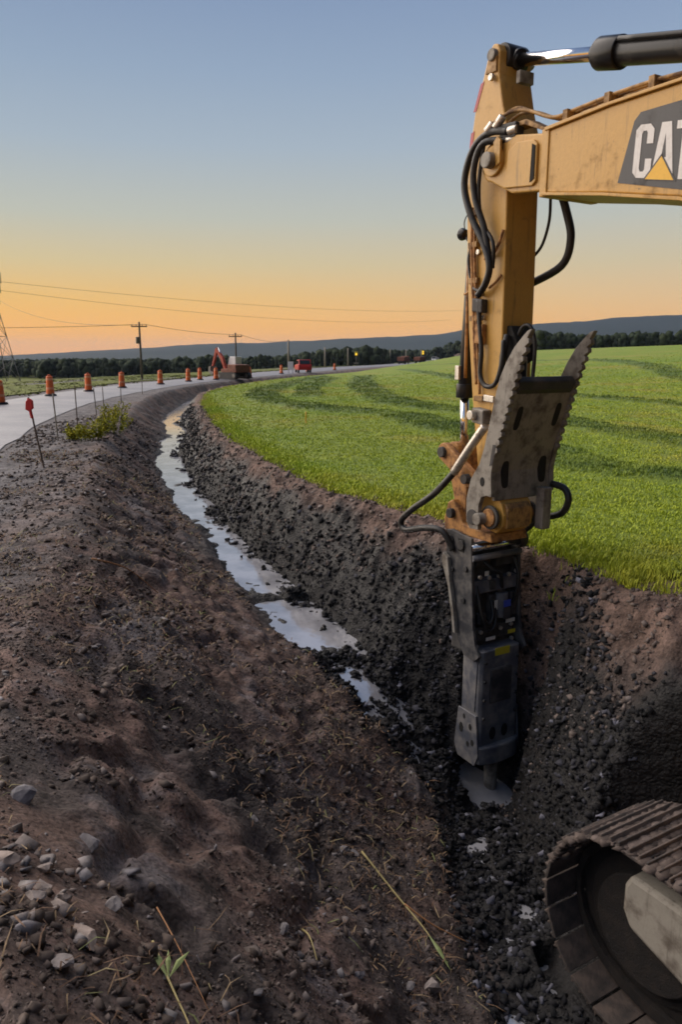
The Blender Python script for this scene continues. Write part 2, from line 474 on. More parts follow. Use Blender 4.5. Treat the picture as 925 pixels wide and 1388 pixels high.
class MB:
    """collects shapes, builds one mesh object"""
    def __init__(s, fn=None):
        s.v, s.f, s.sm = [], [], []
        s.fn = fn or (lambda p: p)

    def _add(s, vs, fs, smooth=False):
        b = len(s.v)
        s.v += [s.fn(tuple(p)) for p in vs]
        s.f += [tuple(b + i for i in f) for f in fs]
        s.sm += [smooth] * len(fs)
        return s

    def box(s, a, b):
        (x0, y0, z0), (x1, y1, z1) = a, b
        vs = [(x0, y0, z0), (x1, y0, z0), (x1, y1, z0), (x0, y1, z0), (x0, y0, z1), (x1, y0, z1), (x1, y1, z1), (x0, y1, z1)]
        return s._add(vs, [(0, 3, 2, 1), (4, 5, 6, 7), (0, 1, 5, 4), (1, 2, 6, 5), (2, 3, 7, 6), (3, 0, 4, 7)])

    def prism(s, prof, n0, n1, axis=1):
        """profile of (a, c) pairs swept along axis (1: profile in x,z; 0: profile in y,z; 2: profile in x,y)"""
        def pt(a, c, n):
            return (a, n, c) if axis == 1 else ((n, a, c) if axis == 0 else (a, c, n))
        k = len(prof)
        vs = [pt(a, c, n0) for a, c in prof] + [pt(a, c, n1) for a, c in prof]
        fs = [tuple(range(k)), tuple(range(2 * k - 1, k - 1, -1))]
        fs += [(i, k + i, k + (i + 1) % k, (i + 1) % k) for i in range(k)]
        return s._add(vs, fs)

    def cyl(s, p0, p1, r0, r1=None, seg=16, caps=True):
        r1 = r0 if r1 is None else r1
        p0, p1 = Vector(p0), Vector(p1)
        d = (p1 - p0).normalized()
        a = d.orthogonal().normalized(); b = d.cross(a)
        vs = []
        for p, r in ((p0, r0), (p1, r1)):
            for i in range(seg):
                t = 2 * math.pi * i / seg
                vs.append(p + a * (r * math.cos(t)) + b * (r * math.sin(t)))
        s._add(vs, [(i, (i + 1) % seg, seg + (i + 1) % seg, seg + i) for i in range(seg)], True)
        if caps:
            base = len(s.v) - 2 * seg
            s.f += [tuple(base + i for i in range(seg - 1, -1, -1)), tuple(base + seg + i for i in range(seg))]
            s.sm += [False, False]
        return s

    def tube(s, pts, r, seg=8, sub=6, taper=None):
        P = [Vector(p) for p in pts]
        if sub > 1 and len(P) > 2:
            Q = []
            for i in range(len(P) - 1):
                p0 = P[max(i - 1, 0)]; p1 = P[i]; p2 = P[i + 1]; p3 = P[min(i + 2, len(P) - 1)]
                for j in range(sub):
                    t = j / sub
                    Q.append(0.5 * ((2 * p1) + (p2 - p0) * t + (2 * p0 - 5 * p1 + 4 * p2 - p3) * t * t + (3 * p1 - p0 - 3 * p2 + p3) * t ** 3))
            Q.append(P[-1]); P = Q
        n = len(P)
        a = (P[1] - P[0]).orthogonal().normalized()
        vs = []
        for i, p in enumerate(P):
            d = (P[min(i + 1, n - 1)] - P[max(i - 1, 0)]).normalized()
            a = (a - d * a.dot(d)).normalized()
            b = d.cross(a)
            rr = r if taper is None else r + (taper - r) * i / (n - 1)
            for j in range(seg):
                t = 2 * math.pi * j / seg
                vs.append(p + a * (rr * math.cos(t)) + b * (rr * math.sin(t)))
        fs = [(i * seg + j, i * seg + (j + 1) % seg, (i + 1) * seg + (j + 1) % seg, (i + 1) * seg + j) for i in range(n - 1) for j in range(seg)]
        s._add(vs, fs, True)
        base = len(s.v) - n * seg
        s.f += [tuple(base + i for i in range(seg - 1, -1, -1)), tuple(base + (n - 1) * seg + i for i in range(seg))]
        s.sm += [False, False]
        return s

    def build(s, name, mat, parent=None, bevel=0.0, origin=None):
        me = bpy.data.meshes.new(name)
        vs = s.v if origin is None else [tuple(Vector(p) - Vector(origin)) for p in s.v]
        me.from_pydata(vs, [], s.f)
        me.polygons.foreach_set('use_smooth', s.sm)
        bm = bmesh.new(); bm.from_mesh(me)
        bmesh.ops.recalc_face_normals(bm, faces=bm.faces)
        bm.to_mesh(me); bm.free()
        me.materials.append(M[mat] if isinstance(mat, str) else mat)
        o = bpy.data.objects.new(name, me)
        C.objects.link(o)
        if origin is not None: o.location = origin
        if parent: o.parent = parent
        if bevel:
            b = o.modifiers.new('bevel', 'BEVEL')
            b.width = bevel; b.segments = 2; b.limit_method = 'ANGLE'; b.angle_limit = R(35)
        return o


def copy_tree(o, parent=None):
    c = o.copy()
    C.objects.link(c)
    c.parent = parent
    for ch in list(o.children):
        copy_tree(ch, c)
    return c


# ------------------------------------------------------------------ noise
def _hash(i, j, seed):
    h = (i.astype(np.int64) * 374761393 + j.astype(np.int64) * 668265263 + seed * 974711) & 0xffffffff
    h = ((h ^ (h >> 13)) * 1274126177) & 0xffffffff
    h = ((h ^ (h >> 16)) * 2246822519) & 0xffffffff
    return ((h ^ (h >> 15)) & 0xffff) / 32767.5 - 1.0


def vnoise(x, y, seed=0):
    i, j = np.floor(x), np.floor(y)
    fx, fy = x - i, y - j
    fx = fx * fx * fx * (fx * (fx * 6 - 15) + 10); fy = fy * fy * fy * (fy * (fy * 6 - 15) + 10)
    a, b = _hash(i, j, seed), _hash(i + 1, j, seed)
    c, d = _hash(i, j + 1, seed), _hash(i + 1, j + 1, seed)
    return (a + (b - a) * fx) * (1 - fy) + (c + (d - c) * fx) * fy


def fbm(x, y, scale, octv=4, seed=0, gain=0.5):
    s, a, t = 0.0, 1.0, 0.0
    for k in range(octv):
        s = s + a * vnoise(x * scale + 17.3 * k, y * scale - 9.1 * k, seed + k)
        t += a; a *= gain; scale *= 2.03
    return s / t


def ss(a, b, x):
    t = np.clip((x - a) / (b - a), 0, 1)
    return t * t * (3 - 2 * t)


# ------------------------------------------------------------------ lines of the place (metres; x right, y ahead)
CENTRE = np.array([(78, 600, -.3), (57, 380, -.5), (23, 200, -.6), (2.5, 113, -.7), (-6.5, 76, -.8), (-9.0, 58, -.8), (-9.4, 49, -.85), (-8.9, 42, -.9),
                   (-7.5, 33, -.85), (-6.1, 27.7, -.85), (-5.31, 22.9, -.95), (-4.19, 18.7, -1.05), (-3.05, 15.4, -1.15), (-1.94, 12.4, -1.25), (-1.33, 10.9, -1.32),
                   (-.69, 9.6, -1.4), (-.12, 8.42, -1.5), (.36, 7.66, -1.66), (.78, 7.30, -1.95), (1.14, 7.02, -2.3), (1.42, 6.75, -2.58), (1.36, 6.14, -2.5), (1.36, 5.4, -2.45),
                   (1.36, 4.7, -2.36), (1.44, 4.05, -2.28), (1.85, 3.0, -2.22), (2.9, 1.0, -2.2), (5.0, -2.6, -2.1), (8, -8, -2.0)], float)
GRASS_EDGE = np.array([(82, 600), (62, 380), (26, 200), (4.2, 113), (-4.8, 76), (-7.4, 58), (-7.9, 49), (-7.6, 42), (-6.3, 34.2), (-3.48, 21.5), (-1.91, 16.26),
                       (-.52, 12.2), (.29, 10.6), (1.29, 9.2), (2.06, 7.8), (2.46, 6.8), (2.95, 6.05), (3.6, 6.1), (5.2, 6.9), (9, 6.8), (20, 3), (60, -12)], float)
CREST = np.array([(76, 600), (55, 380), (20.5, 200), (0, 113), (-8.4, 76), (-10.6, 58), (-11.0, 49), (-10.4, 42), (-9.2, 34), (-7.8, 27.3), (-5.7, 17.7), (-3.7, 10.3),
                  (-2.6, 6.2), (-2.0, 4.1), (-1.2, 2.2), (-.1, .4), (1.2, -1.8), (4.5, -7)], float)
ROAD_R = np.array([(73, 600), (50, 380), (18, 210), (5.2, 154), (-5.9, 95), (-9.3, 76), (-11.4, 60), (-11.9, 47), (-11.3, 34.5), (-9.4, 23.5), (-7.55, 16.3), (-6.5, 11.5), (-5.3, 5), (-4.2, -2), (-3, -10)], float)
ROAD_L = np.array([(66, 600), (43, 380), (11, 210), (-2, 158), (-12.0, 97), (-14.2, 76), (-16.0, 60), (-16.5, 48), (-15.8, 34), (-14.0, 24), (-12.4, 16.5), (-11.2, 11), (-10, 4), (-9, -3), (-8, -11)], float)


def spline(P, sub=6):
    Q = []
    for i in range(len(P) - 1):
        p0, p1, p2, p3 = P[max(i - 1, 0)], P[i], P[i + 1], P[min(i + 2, len(P) - 1)]
        for j in range(sub):
            t = j / sub
            Q.append(0.5 * ((2 * p1) + (p2 - p0) * t + (2 * p0 - 5 * p1 + 4 * p2 - p3) * t * t + (3 * p1 - p0 - 3 * p2 + p3) * t ** 3))
    Q.append(P[-1])
    return np.array(Q)


CENTRE_S = spline(CENTRE, 4)
GRASS_S, CREST_S = spline(GRASS_EDGE, 3), spline(CREST, 3)
ROADR_S, ROADL_S = spline(ROAD_R, 4), spline(ROAD_L, 4)


def near(P, x, y):
    """distance to polyline, sign (+ = right hand of the far-to-near direction reversed, i.e. +x side), and interpolated extra columns"""
    best = np.full(x.shape, 1e18); sgn = np.ones(x.shape); ext = np.zeros(x.shape); wsum = np.full(x.shape, 1e-30)
    for i in range(len(P) - 1):
        ax, ay = P[i, 0], P[i, 1]
        dx, dy = P[i + 1, 0] - ax, P[i + 1, 1] - ay
        L = dx * dx + dy * dy
        px, py = x - ax, y - ay
        t = np.clip((px * dx + py * dy) / L, 0, 1)
        qx, qy = px - t * dx, py - t * dy
        d = qx * qx + qy * qy
        m = d < best
        best = np.where(m, d, best)
        sgn = np.where(m, np.sign(dx * py - dy * px + 1e-12), sgn)   # lines run towards the camera: left of travel = +x side
        if P.shape[1] > 2:
            w = math.sqrt(L) / (d + .02) ** 2.2          # blended level, so that the banks stay smooth inside bends
            ext += w * (P[i, 2] + t * (P[i + 1, 2] - P[i, 2])); wsum += w
    return np.sqrt(best), sgn, ext / wsum


# the digger's frame: u runs from the stick back to the machine, n to the machine's left
TH = R(60)
OX, OY = 1.6, 7.0
UX, UY = math.cos(TH), -math.sin(TH)
NX, NY = -math.sin(TH), -math.cos(TH)
ZB = -2.12      # ground under the tracks
UB = 4.6        # machine centre along u


def terrain(x, y, detail=True):
    """height and masks at points (arrays)"""
    x = np.asarray(x, float); y = np.asarray(y, float)
    dC, sC, zC = near(CENTRE_S, x, y)
    dG, sG, _ = near(GRASS_S, x, y)
    dL, sL, _ = near(CREST_S, x, y)
    dRl, sRl, _ = near(ROADL_S, x, y)
    gin = dG * sG                 # + inside the field
    lin = dL * sL                 # + on the ditch side of the crest
    rl = -dRl * sRl               # + left of the road
    dist = np.hypot(x, y)
    k = np.clip(1.0, 0, 1)
    # base levels
    field = 0.065 * np.clip(x - 2, 0, 70) * ss(15, 90, y) + 0.012 * np.clip(x - 72, 0, 2000) * ss(15, 90, y)
    rise = np.maximum(0, field)
    left = -1.4 * ss(0.5, 14, rl) - 5.0 * ss(15, 150, rl)
    mound = 0.30 * np.exp(-(((x + 1.0) / 1.3) ** 2 + ((y - 1.6) / 1.3) ** 2)) + 0.12 * np.exp(-(((x + .2) / 1.2) ** 2 + ((y - .2) / 1.2) ** 2))
    zl = mound + 0.0 * x
    rim_w = 0.10
    wallR = np.maximum(-gin - rim_w, 0)
    wb = 0.30 + 0.07 * vnoise(x * .9, y * .9, 5)
    a = np.maximum(dC - wb, 0)
    fR = a / (a + wallR + 1e-6)
    fL = a / (a + np.maximum(lin, 0) + 1e-6)
    zR = zC + (rise - 0.04 - zC) * np.sin(fR * math.pi / 2) ** .92
    zLft = zC + (zl - zC) * (0.75 * fL + 0.25 * ss(0, 1, fL))
    z = np.where(sC > 0, zR, zLft) + 0.16 * np.minimum(dC, wb)
    z = np.where(gin > -rim_w, rise - 0.04 * np.clip(-gin / rim_w, 0, 1), z)
    z = np.where(lin <= 0, zl + np.where(rl > 0, left, 0.0), z)
    ditch = ((gin < -rim_w) & (lin > 0))
    inD = np.where(sC > 0, np.clip(wallR / 0.35, 0, 1), np.clip(lin / 0.6, 0, 1)) * ditch
    # soft crest
    farfade = 1 - ss(60, 140, dist)
    if detail:
        shoulder = np.where(lin <= 0, 1.0, 0.0) * (1 - ss(-0.6, 0.0, near_roadR(x, y)))
        big = fbm(x, y, 0.8, 3, 21)
        al = (x * UX + y * UY) * np.where(sC > 0, 1.0, .40); ac = x * NX + y * NY       # stretched along the ditch on the left bank
        mid = fbm(al + .2 * big, ac, 2.4, 3, 31)
        fine = fbm(al * 1.6, ac, 8.0, 3, 41)
        # grooves that run down and along the left bank
        gr = np.abs(fbm(x * .55 + y * 1.0, x * 1.6 - y * .25, 1.1, 3, 51))
        rough = np.where(sC > 0, 1.05, 1.0)
        slope_amt = inD * farfade
        z = z + slope_amt * rough * (0.09 * big + np.where(sC > 0, .06, .045) * mid + 0.045 * fine + .020 * fbm(x, y, 15.0, 2, 47) + np.where(sC > 0, .06, .012) * (np.abs(fbm(x, y, 5.0, 2, 43)) - .2))
        z = z + np.where(sC < 0, slope_amt, 0) * (-0.13 * np.clip(0.22 - gr, 0, 1) / 0.22 * ss(.1, .4, fL))
        lump = np.clip(fbm(x, y, 3.1, 3, 71) - .12, 0, 1)
        z = z + np.where(sC > 0, slope_amt, .35 * slope_amt) * 0.16 * lump
        z = z + shoulder * farfade * (0.035 * big + 0.040 * mid + 0.026 * fine + 0.06 * np.clip(fbm(x, y, 1.9, 3, 61) - .1, 0, 1))
        rimm = np.where((gin > -.45) & (gin < 0.3), 1.0, 0.0) * farfade
        z = z + rimm * (0.03 * mid + 0.03 * fine)
        z = z + np.where(rl > 0, 1, 0) * ss(1, 12, rl) * 0.25 * fbm(x, y, .25, 3, 81)
        # bottom of the ditch: mud islands
        bot = np.where(dC < wb + .35, 1.0, 0.0) * ditch
        z = z + bot * farfade * 0.05 * fbm(x, y, 2.6, 4, 91)
        z = z + 0.12 * np.exp(-(((x + .80) / .45) ** 2 + ((y - 9.85) / .13) ** 2))                     # mud bar across the water
        z = z + 0.10 * ss(8.6, 7.9, y) * ss(3.5, 5.5, y) * bot * (0.5 + 0.9 * fbm(x, y, 3.7, 3, 95))   # broken rock round the hammer
    # hole round the chisel
    hr = np.hypot(x - 1.55, y - 7.0)
    z = np.minimum(z, -2.60 + 5.5 * np.maximum(hr - .27, 0) + (.10 * fbm(x, y, 4.0, 3, 121) if detail else 0))
    # pocket the digger stands in
    u = (x - OX) * UX + (y - OY) * UY
    n = (x - OX) * NX + (y - OY) * NY
    du = np.maximum(np.maximum(2.05 + .8 * ss(.5, -.5, n) - u, u - 9.0), 0)
    dn = np.maximum(np.abs(n) - 1.62, 0)
    dp = np.hypot(du, dn)
    w = 1 - ss(0.0, 0.35, dp)
    z = z * (1 - w) + ZB * w
    z = np.minimum(z, np.where(sC > 0, ZB + 6 * dp + .5 * fbm(x, y, 1.6, 3, 111), 99))
    wet_r = np.where(sC > 0, 1.0, 0) * ditch * (1 - ss(.47, .80, fR + .28 * fbm(x, y, 1.2, 3, 103)))
    wet_b = np.exp(-np.maximum(dC - wb, 0) / 0.30) * ditch
    wob = fbm(x, y, 1.7, 3, 101)
    wet = np.clip(np.maximum(wet_r, wet_b), 0, 1)
    wet = np.maximum(wet, np.where((dp < .3) & (sC > 0), .9, 0))
    rim = np.clip(np.where(sC > 0, ss(.47, .80, fR + .28 * fbm(x, y, 1.2, 3, 103)) * ditch, 0) + np.where((gin > -rim_w), 1, 0), 0, 1) * np.where(lin > 0, 1, 0)
    rr_ = -near_roadR(x, y)
    grey = np.where(lin <= .2, 1 - ss(.6, 3.2, rr_ + 1.0 * wob), 0.0)
    return z, wet, rim, gin, ditch, sC, rl, dC, grey


def near_roadR(x, y):
    d, s, _ = near(ROADR_S, x, y)
    return -d * s      # + on the road side


def height(x, y):
    return terrain(np.atleast_1d(np.asarray(x, float)), np.atleast_1d(np.asarray(y, float)))[0]


def hz(x, y):
    return float(height(x, y)[0])


def steps(start, stop, s0, g):
    out, s, v = [start], s0, start
    while v < stop:
        v += s; s *= g; out.append(v)
    return out


def grid_faces(nx, ny):
    idx = np.arange(nx * ny).reshape(ny, nx)
    return np.stack([idx[:-1, :-1].ravel(), idx[:-1, 1:].ravel(), idx[1:, 1:].ravel(), idx[1:, :-1].ravel()], 1)


def chunked(fn, x, y, n=60000):
    parts = [fn(x[i:i + n], y[i:i + n]) for i in range(0, len(x), n)]
    return [np.concatenate(c) for c in zip(*parts)]


# ------------------------------------------------------------------ ground
gx = sorted(set([-v for v in steps(3.2, 14.5, .034, 1.012)] + [-v for v in steps(15.2, 7000, .9, 1.16)] + list(np.arange(-3.17, 4.2, .027)) + steps(4.22, 40, .05, 1.09) + steps(45, 7000, 5, 1.16)))
gy = sorted(set(list(np.linspace(-10, .9, 45)) + list(np.arange(1.0, 8.6, .027)) + steps(8.62, 64, .029, 1.0068) + steps(65, 8000, .6, 1.06)))
gx, gy = np.array(gx), np.array(gy)
X, Y = np.meshgrid(gx, gy)
T = chunked(terrain, X.ravel(), Y.ravel())
ground = mesh_np('ground', np.stack([X.ravel(), Y.ravel(), T[0]], 1), grid_faces(len(gx), len(gy)), M['soil'], None, {'wet': T[1], 'rim': T[2], 'grey': T[8]}, True)
tag(ground, kind='structure')

# ------------------------------------------------------------------ hay field
SWATHS = [[(-2.0, 78.6), (-3.7, 60.3), (-4.4, 46), (-4.2, 39.5), (-3.1, 33.6), (-.8, 28.9), (1.7, 25.9), (2.5, 22.5), (3.3, 20.0), (3.9, 16.3), (4.3, 14.2), (5.2, 12.6), (7, 11), (10, 9.5)],
          [(2.3, 78.6), (1.6, 60), (1.6, 46.6), (2.2, 34.2), (3.3, 29.7), (4.4, 27.3), (6.0, 25.0), (6.9, 22), (7.4, 19.6), (8.2, 16.8), (10, 14), (14, 11)],
          [(11.9, 122), (17.4, 114), (23.7, 101.7), (28, 85), (27, 66), (23, 50), (21, 36), (24, 26)],
          [(-1.7, 37.3), (-2.1, 51.3), (-.9, 73.0)],
          [(8, 100), (9, 70), (9.5, 50), (11, 38), (14, 29), (17, 21), (22, 15)]]
SW_W = [1.1, 1.25, 1.5, .9, 1.0]


def swath(x, y):
    s = np.zeros_like(x)
    for P, w in zip(SWATHS, SW_W):
        d, _, _ = near(spline(np.array(P, float), 4), x, y)
        d = d + .35 * fbm(x, y, .9, 3, 7) * w
        s = np.maximum(s, 1 - ss(w * .65, w * 1.0, d))
    return s * (0.72 + .28 * vnoise(x * 1.3, y * 1.3, 3)),


fx = np.array(sorted(set([-v for v in steps(0, 9.5, .12, 1.02)] + steps(.1, 70, .12, 1.018) + steps(72, 420, 3, 1.06))))
fy = np.array(sorted(set(steps(2.5, 90, .12, 1.010) + steps(91, 640, 1.5, 1.04))))
X, Y = np.meshgrid(fx, fy)
xf, yf = X.ravel(), Y.ravel()
gin = chunked(lambda a, b: (lambda r: (r[0] * r[1],))(near(GRASS_S, a, b)), xf, yf)[0]
gin = gin + .13 * fbm(xf, yf, 1.6, 3, 13)
base = chunked(lambda a, b: (terrain(a, b, False)[0],), xf, yf)[0]
sw = chunked(swath, xf, yf)[0]
F = grid_faces(len(fx), len(fy))
u_ = (xf - OX) * UX + (yf - OY) * UY; n_ = (xf - OX) * NX + (yf - OY) * NY
pocket = (u_ > 1.2) & (np.abs(n_) < 2.6)
ok = (gin > 0) & ~pocket
F = F[ok[F].all(1)]
zf = base + .01 + .06 * ss(0, .35, gin) + .05 * fbm(xf, yf, .35, 3, 15) * ss(.5, 3, gin) + .10 * sw * ss(.5, 2, gin)
used = np.unique(F); remap = np.full(len(xf), -1); remap[used] = np.arange(len(used))
field = mesh_np('field', np.stack([xf, yf, zf], 1)[used], remap[F], M['field'], None, {'swath': sw[used]}, True)
tag(field, kind='structure')

# ------------------------------------------------------------------ road
def strip(P, Q, n=260, across=9, lift=0.02):
    def resample(P):
        d = np.concatenate([[0], np.cumsum(np.hypot(*np.diff(P[:, :2], axis=0).T))])
        t = np.linspace(0, 1, n) ** 0.6
        return np.stack([np.interp(t * d[-1], d, P[:, k]) for k in (0, 1)], 1)
    A, B = resample(P), resample(Q)
    V = np.concatenate([A + (B - A) * t for t in np.linspace(0, 1, across)]).reshape(across, n, 2)
    V[0] += 0.10 * np.stack([vnoise(V[0, :, 1] * 1.3, V[0, :, 0], 3), 0 * V[0, :, 0]], 1)
    v = V.reshape(-1, 2)
    cr = np.repeat(np.linspace(-1, 1, across), n)
    z = lift + 0.05 * (1 - cr ** 2)
    return np.stack([v[:, 0], v[:, 1], z], 1), grid_faces(n, across)


rv, rf = strip(ROADR_S, ROADL_S)
road = mesh_np('road', rv, rf, M['road'], None, None, True)
tag(road, kind='structure')

# ------------------------------------------------------------------ water in the ditch
CW = spline(CENTRE, 24)
CW = CW[(CW[:, 1] < 60) & (CW[:, 1] > 2.5)]
tan = np.gradient(CW[:, :2], axis=0); tan /= np.linalg.norm(tan, axis=1)[:, None]
nor = np.stack([tan[:, 1], -tan[:, 0]], 1)
rows = []
lev = CW[:, 2] + 0.100 - .062 * ss(7.8, 7.2, CW[:, 1])
for t in np.linspace(-.7, .7, 9):
    rows.append(np.concatenate([CW[:, :2] + nor * t, lev[:, None]], 1))
water = mesh_np('water', np.concatenate(rows), grid_faces(len(CW), 9), M['water'], None, None, True)
tag(water, kind='structure')

# ------------------------------------------------------------------ hills far behind
hx = np.linspace(-3800, 4200, 260)
hy = np.linspace(1500, 4200, 40)
X, Y = np.meshgrid(hx, hy)
ridge_px = np.array([-3000, -1900, -1200, -811, -421, -162, 97, 357, 460, 560, 720, 1200, 1700, 2400, 4000])
ridge_z = np.array([4, 3, 6, 28, 50, 56, 70, 84, 100, 104, 120, 148, 160, 168, 150])
rz = np.interp(X * 2700 / np.maximum(Y, 2000), ridge_px, ridge_z)
prof = ss(1500, 2700, Y) * (1 - .5 * ss(3000, 4300, Y))
Z = -14 + (rz + 14) * prof + 7 * fbm(X, Y, .004, 4, 201) * prof + 3 * fbm(X, Y, .02, 3, 203) * prof
hills = mesh_np('hills', np.stack([X.ravel(), Y.ravel(), Z.ravel()], 1), grid_faces(len(hx), len(hy)), M['hill'], None,
                {'tint': np.clip(.5 + .6 * fbm(X.ravel(), Y.ravel(), .006, 4, 207), 0, 1)}, True)
tag(hills, kind='structure')


# ------------------------------------------------------------------ scattered small shapes (numpy)
def ico():
    t = (1 + 5 ** .5) / 2
    v = np.array([(-1, t, 0), (1, t, 0), (-1, -t, 0), (1, -t, 0), (0, -1, t), (0, 1, t), (0, -1, -t), (0, 1, -t), (t, 0, -1), (t, 0, 1), (-t, 0, -1), (-t, 0, 1)], float)
    v /= np.linalg.norm(v[0])
    f = np.array([(0, 11, 5), (0, 5, 1), (0, 1, 7), (0, 7, 10), (0, 10, 11), (1, 5, 9), (5, 11, 4), (11, 10, 2), (10, 7, 6), (7, 1, 8), (3, 9, 4), (3, 4, 2), (3, 2, 6), (3, 6, 8), (3, 8, 9), (4, 9, 5), (2, 4, 11), (6, 2, 10), (8, 6, 7), (9, 8, 1)])
    return v, f


ICO_V, ICO_F = ico()


def rot_many(n):
    q = rng.normal(size=(n, 4)); q /= np.linalg.norm(q, axis=1)[:, None]
    w, x, y, z = q.T
    return np.stack([1 - 2 * (y * y + z * z), 2 * (x * y - z * w), 2 * (x * z + y * w), 2 * (x * y + z * w), 1 - 2 * (x * x + z * z), 2 * (y * z - x * w), 2 * (x * z - y * w), 2 * (y * z + x * w), 1 - 2 * (x * x + y * y)], 1).reshape(n, 3, 3)


BOX_V = np.array([(-1, -1, -1), (1, -1, -1), (1, 1, -1), (-1, 1, -1), (-1, -1, 1), (1, -1, 1), (1, 1, 1), (-1, 1, 1)], float)
BOX_F = np.array([(0, 3, 2, 1), (4, 5, 6, 7), (0, 1, 5, 4), (1, 2, 6, 5), (2, 3, 7, 6), (3, 0, 4, 7)])


def scatter_stones(name, px, py, size, mat, label, cat, flat=.6, sink=.25, tint=None, lie=.8):
    n = len(px)
    z = chunked(lambda a, b: (terrain(a, b)[0],), px, py)[0]
    V = BOX_V[None] * .72 * (1 + rng.uniform(-.55, .25, (n, 8, 3)))
    V = V * (size[:, None, None] * np.stack([np.ones(n), rng.uniform(.45, 1, n), rng.uniform(.2, flat, n)], 1)[:, None, :])
    V = np.einsum('nij,nkj->nki', rot_many(n), V)
    V[:, :, 2] *= lie
    V += np.stack([px, py, z + size * (.3 - sink)], 1)[:, None, :]
    Fs = (BOX_F[None] + 8 * np.arange(n)[:, None, None]).reshape(-1, 4)
    t = rng.uniform(0, 1, n) if tint is None else tint
    o = mesh_np(name, V.reshape(-1, 3), Fs, mat, None, {'tint': np.repeat(t, 8)})
    return tag(o, label, cat, None, 'stuff')


def sample(n, x0, x1, y0, y1, cond, power=1.0):
    X = np.empty(0); Y = np.empty(0)
    while len(X) < n:
        yy = y0 + (y1 - y0) * rng.uniform(0, 1, 6 * n) ** power
        xx = rng.uniform(x0, x1, 6 * n)
        m = cond(xx, yy)
        X = np.concatenate([X, xx[m]]); Y = np.concatenate([Y, yy[m]])
    return X[:n], Y[:n]


def in_view(x, y, margin=.62):
    return np.abs(x) < margin * y + .9


def left_bank(x, y):
    m = in_view(x, y)
    d, s, _ = near(CENTRE_S, x, y)
    return m & (s < 0) & (d > .45) & (near_roadR(x, y) < -.1) & (vnoise(x * 1.1, y * 1.1, 77) + .55 * vnoise(x * 3.1, y * 3.1, 78) > -.35 + rng.uniform(-.6, .6, len(x)))


def right_wall(x, y):
    d, s, _ = near(CENTRE_S, x, y)
    g, gs, _ = near(GRASS_S, x, y)
    u = (x - OX) * UX + (y - OY) * UY; n = (x - OX) * NX + (y - OY) * NY
    return in_view(x, y) & (s > 0) & (g * gs < -.55 + .15 * rng.normal(size=len(x))) & ~((u > 1.9) & (np.abs(n) < 1.7))


def bottom(x, y):
    d, s, _ = near(CENTRE_S, x, y)
    u = (x - OX) * UX + (y - OY) * UY; n = (x - OX) * NX + (y - OY) * NY
    return in_view(x, y) & (d < .95) & ~((u > 2.0) & (np.abs(n) < 1.55)) & ~((s < 0) & (d > .5))


def sizes(n, lo, hi, p=2.6):
    return lo + (hi - lo) * rng.uniform(0, 1, n) ** p


px, py = sample(26000, -9, 3, 1.3, 26, left_bank, 2.0)
scatter_stones('loose_gravel', px, py, sizes(len(px), .005, .042, 4.6) * (1 + .05 * py), M['gravel'], 'loose brown clods and pebbles covering the left bank', 'gravel', tint=rng.uniform(0, 1, len(px)) ** 1.5)
px, py = sample(34000, -4, 3, 1.3, 7.5, left_bank, 1.5)
scatter_stones('soil_crumbs', px, py, sizes(len(px), .003, .013, 2.0) * (1 + .08 * py), M['gravel'], 'fine brown soil crumbs covering the near left bank', 'soil crumbs', .8, tint=rng.uniform(0, .8, len(px)))
px, py = sample(16000, -7, 4, 4.5, 34, right_wall, 1.9)
k = chunked(lambda a, b: (terrain(a, b)[1],), px, py)[0] > rng.uniform(.3, .9, len(px))
px, py = px[k], py[k]
scatter_stones('wall_clods', px, py, sizes(len(px), .007, .05, 4.2) * (1 + .05 * py), M['rubble'], 'dark clay clods and stones stuck in the right ditch wall', 'clods', tint=rng.uniform(0, .97, len(px)) ** 2.0)
px, py = sample(10000, -1, 3, 3.4, 8.2, bottom, 1.0)
scatter_stones('broken_shale', px, py, sizes(len(px), .008, .06, 3.2), M['rubble'], 'black broken shale on the ditch floor around the hammer', 'rubble', tint=rng.uniform(0, 1, len(px)) ** 1.6)
gpx, gpy = sample(7000, -6, 4, 5.5, 34, lambda x, y: in_view(x, y) & (lambda g: (g[0] * g[1] < .15) & (g[0] * g[1] > -.9))(near(GRASS_S, x, y)) & ~(((x - OX) * UX + (y - OY) * UY > 1.7)), 1.6)
scatter_stones('rim_crumbs', gpx, gpy, sizes(len(gpx), .008, .04, 3.4) * (1 + .04 * gpy), M['gravel'], 'reddish soil crumbs along the rim below the grass', 'soil crumbs', tint=rng.uniform(.35, .85, len(gpx)))


px = rng.normal(-1.10, .16, 70); py = rng.normal(2.30, .30, 70)
k = py > 1.5
scatter_stones('rock_pile', px[k], py[k], sizes(int(k.sum()), .016, .085, 2.4), M['stone'], 'heap of broken pale stones at the lower left', 'stones', .5, lie=.42)
px, py = sample(260, -5, 1.6, 1.6, 12, left_bank, 1.4)
scatter_stones('pale_stones', px, py, sizes(len(px), .012, .045, 2.2) * (1 + .05 * py), M['stone'], 'pale grey stones strewn over the left bank', 'stones', tint=rng.uniform(0, .7, len(px)))


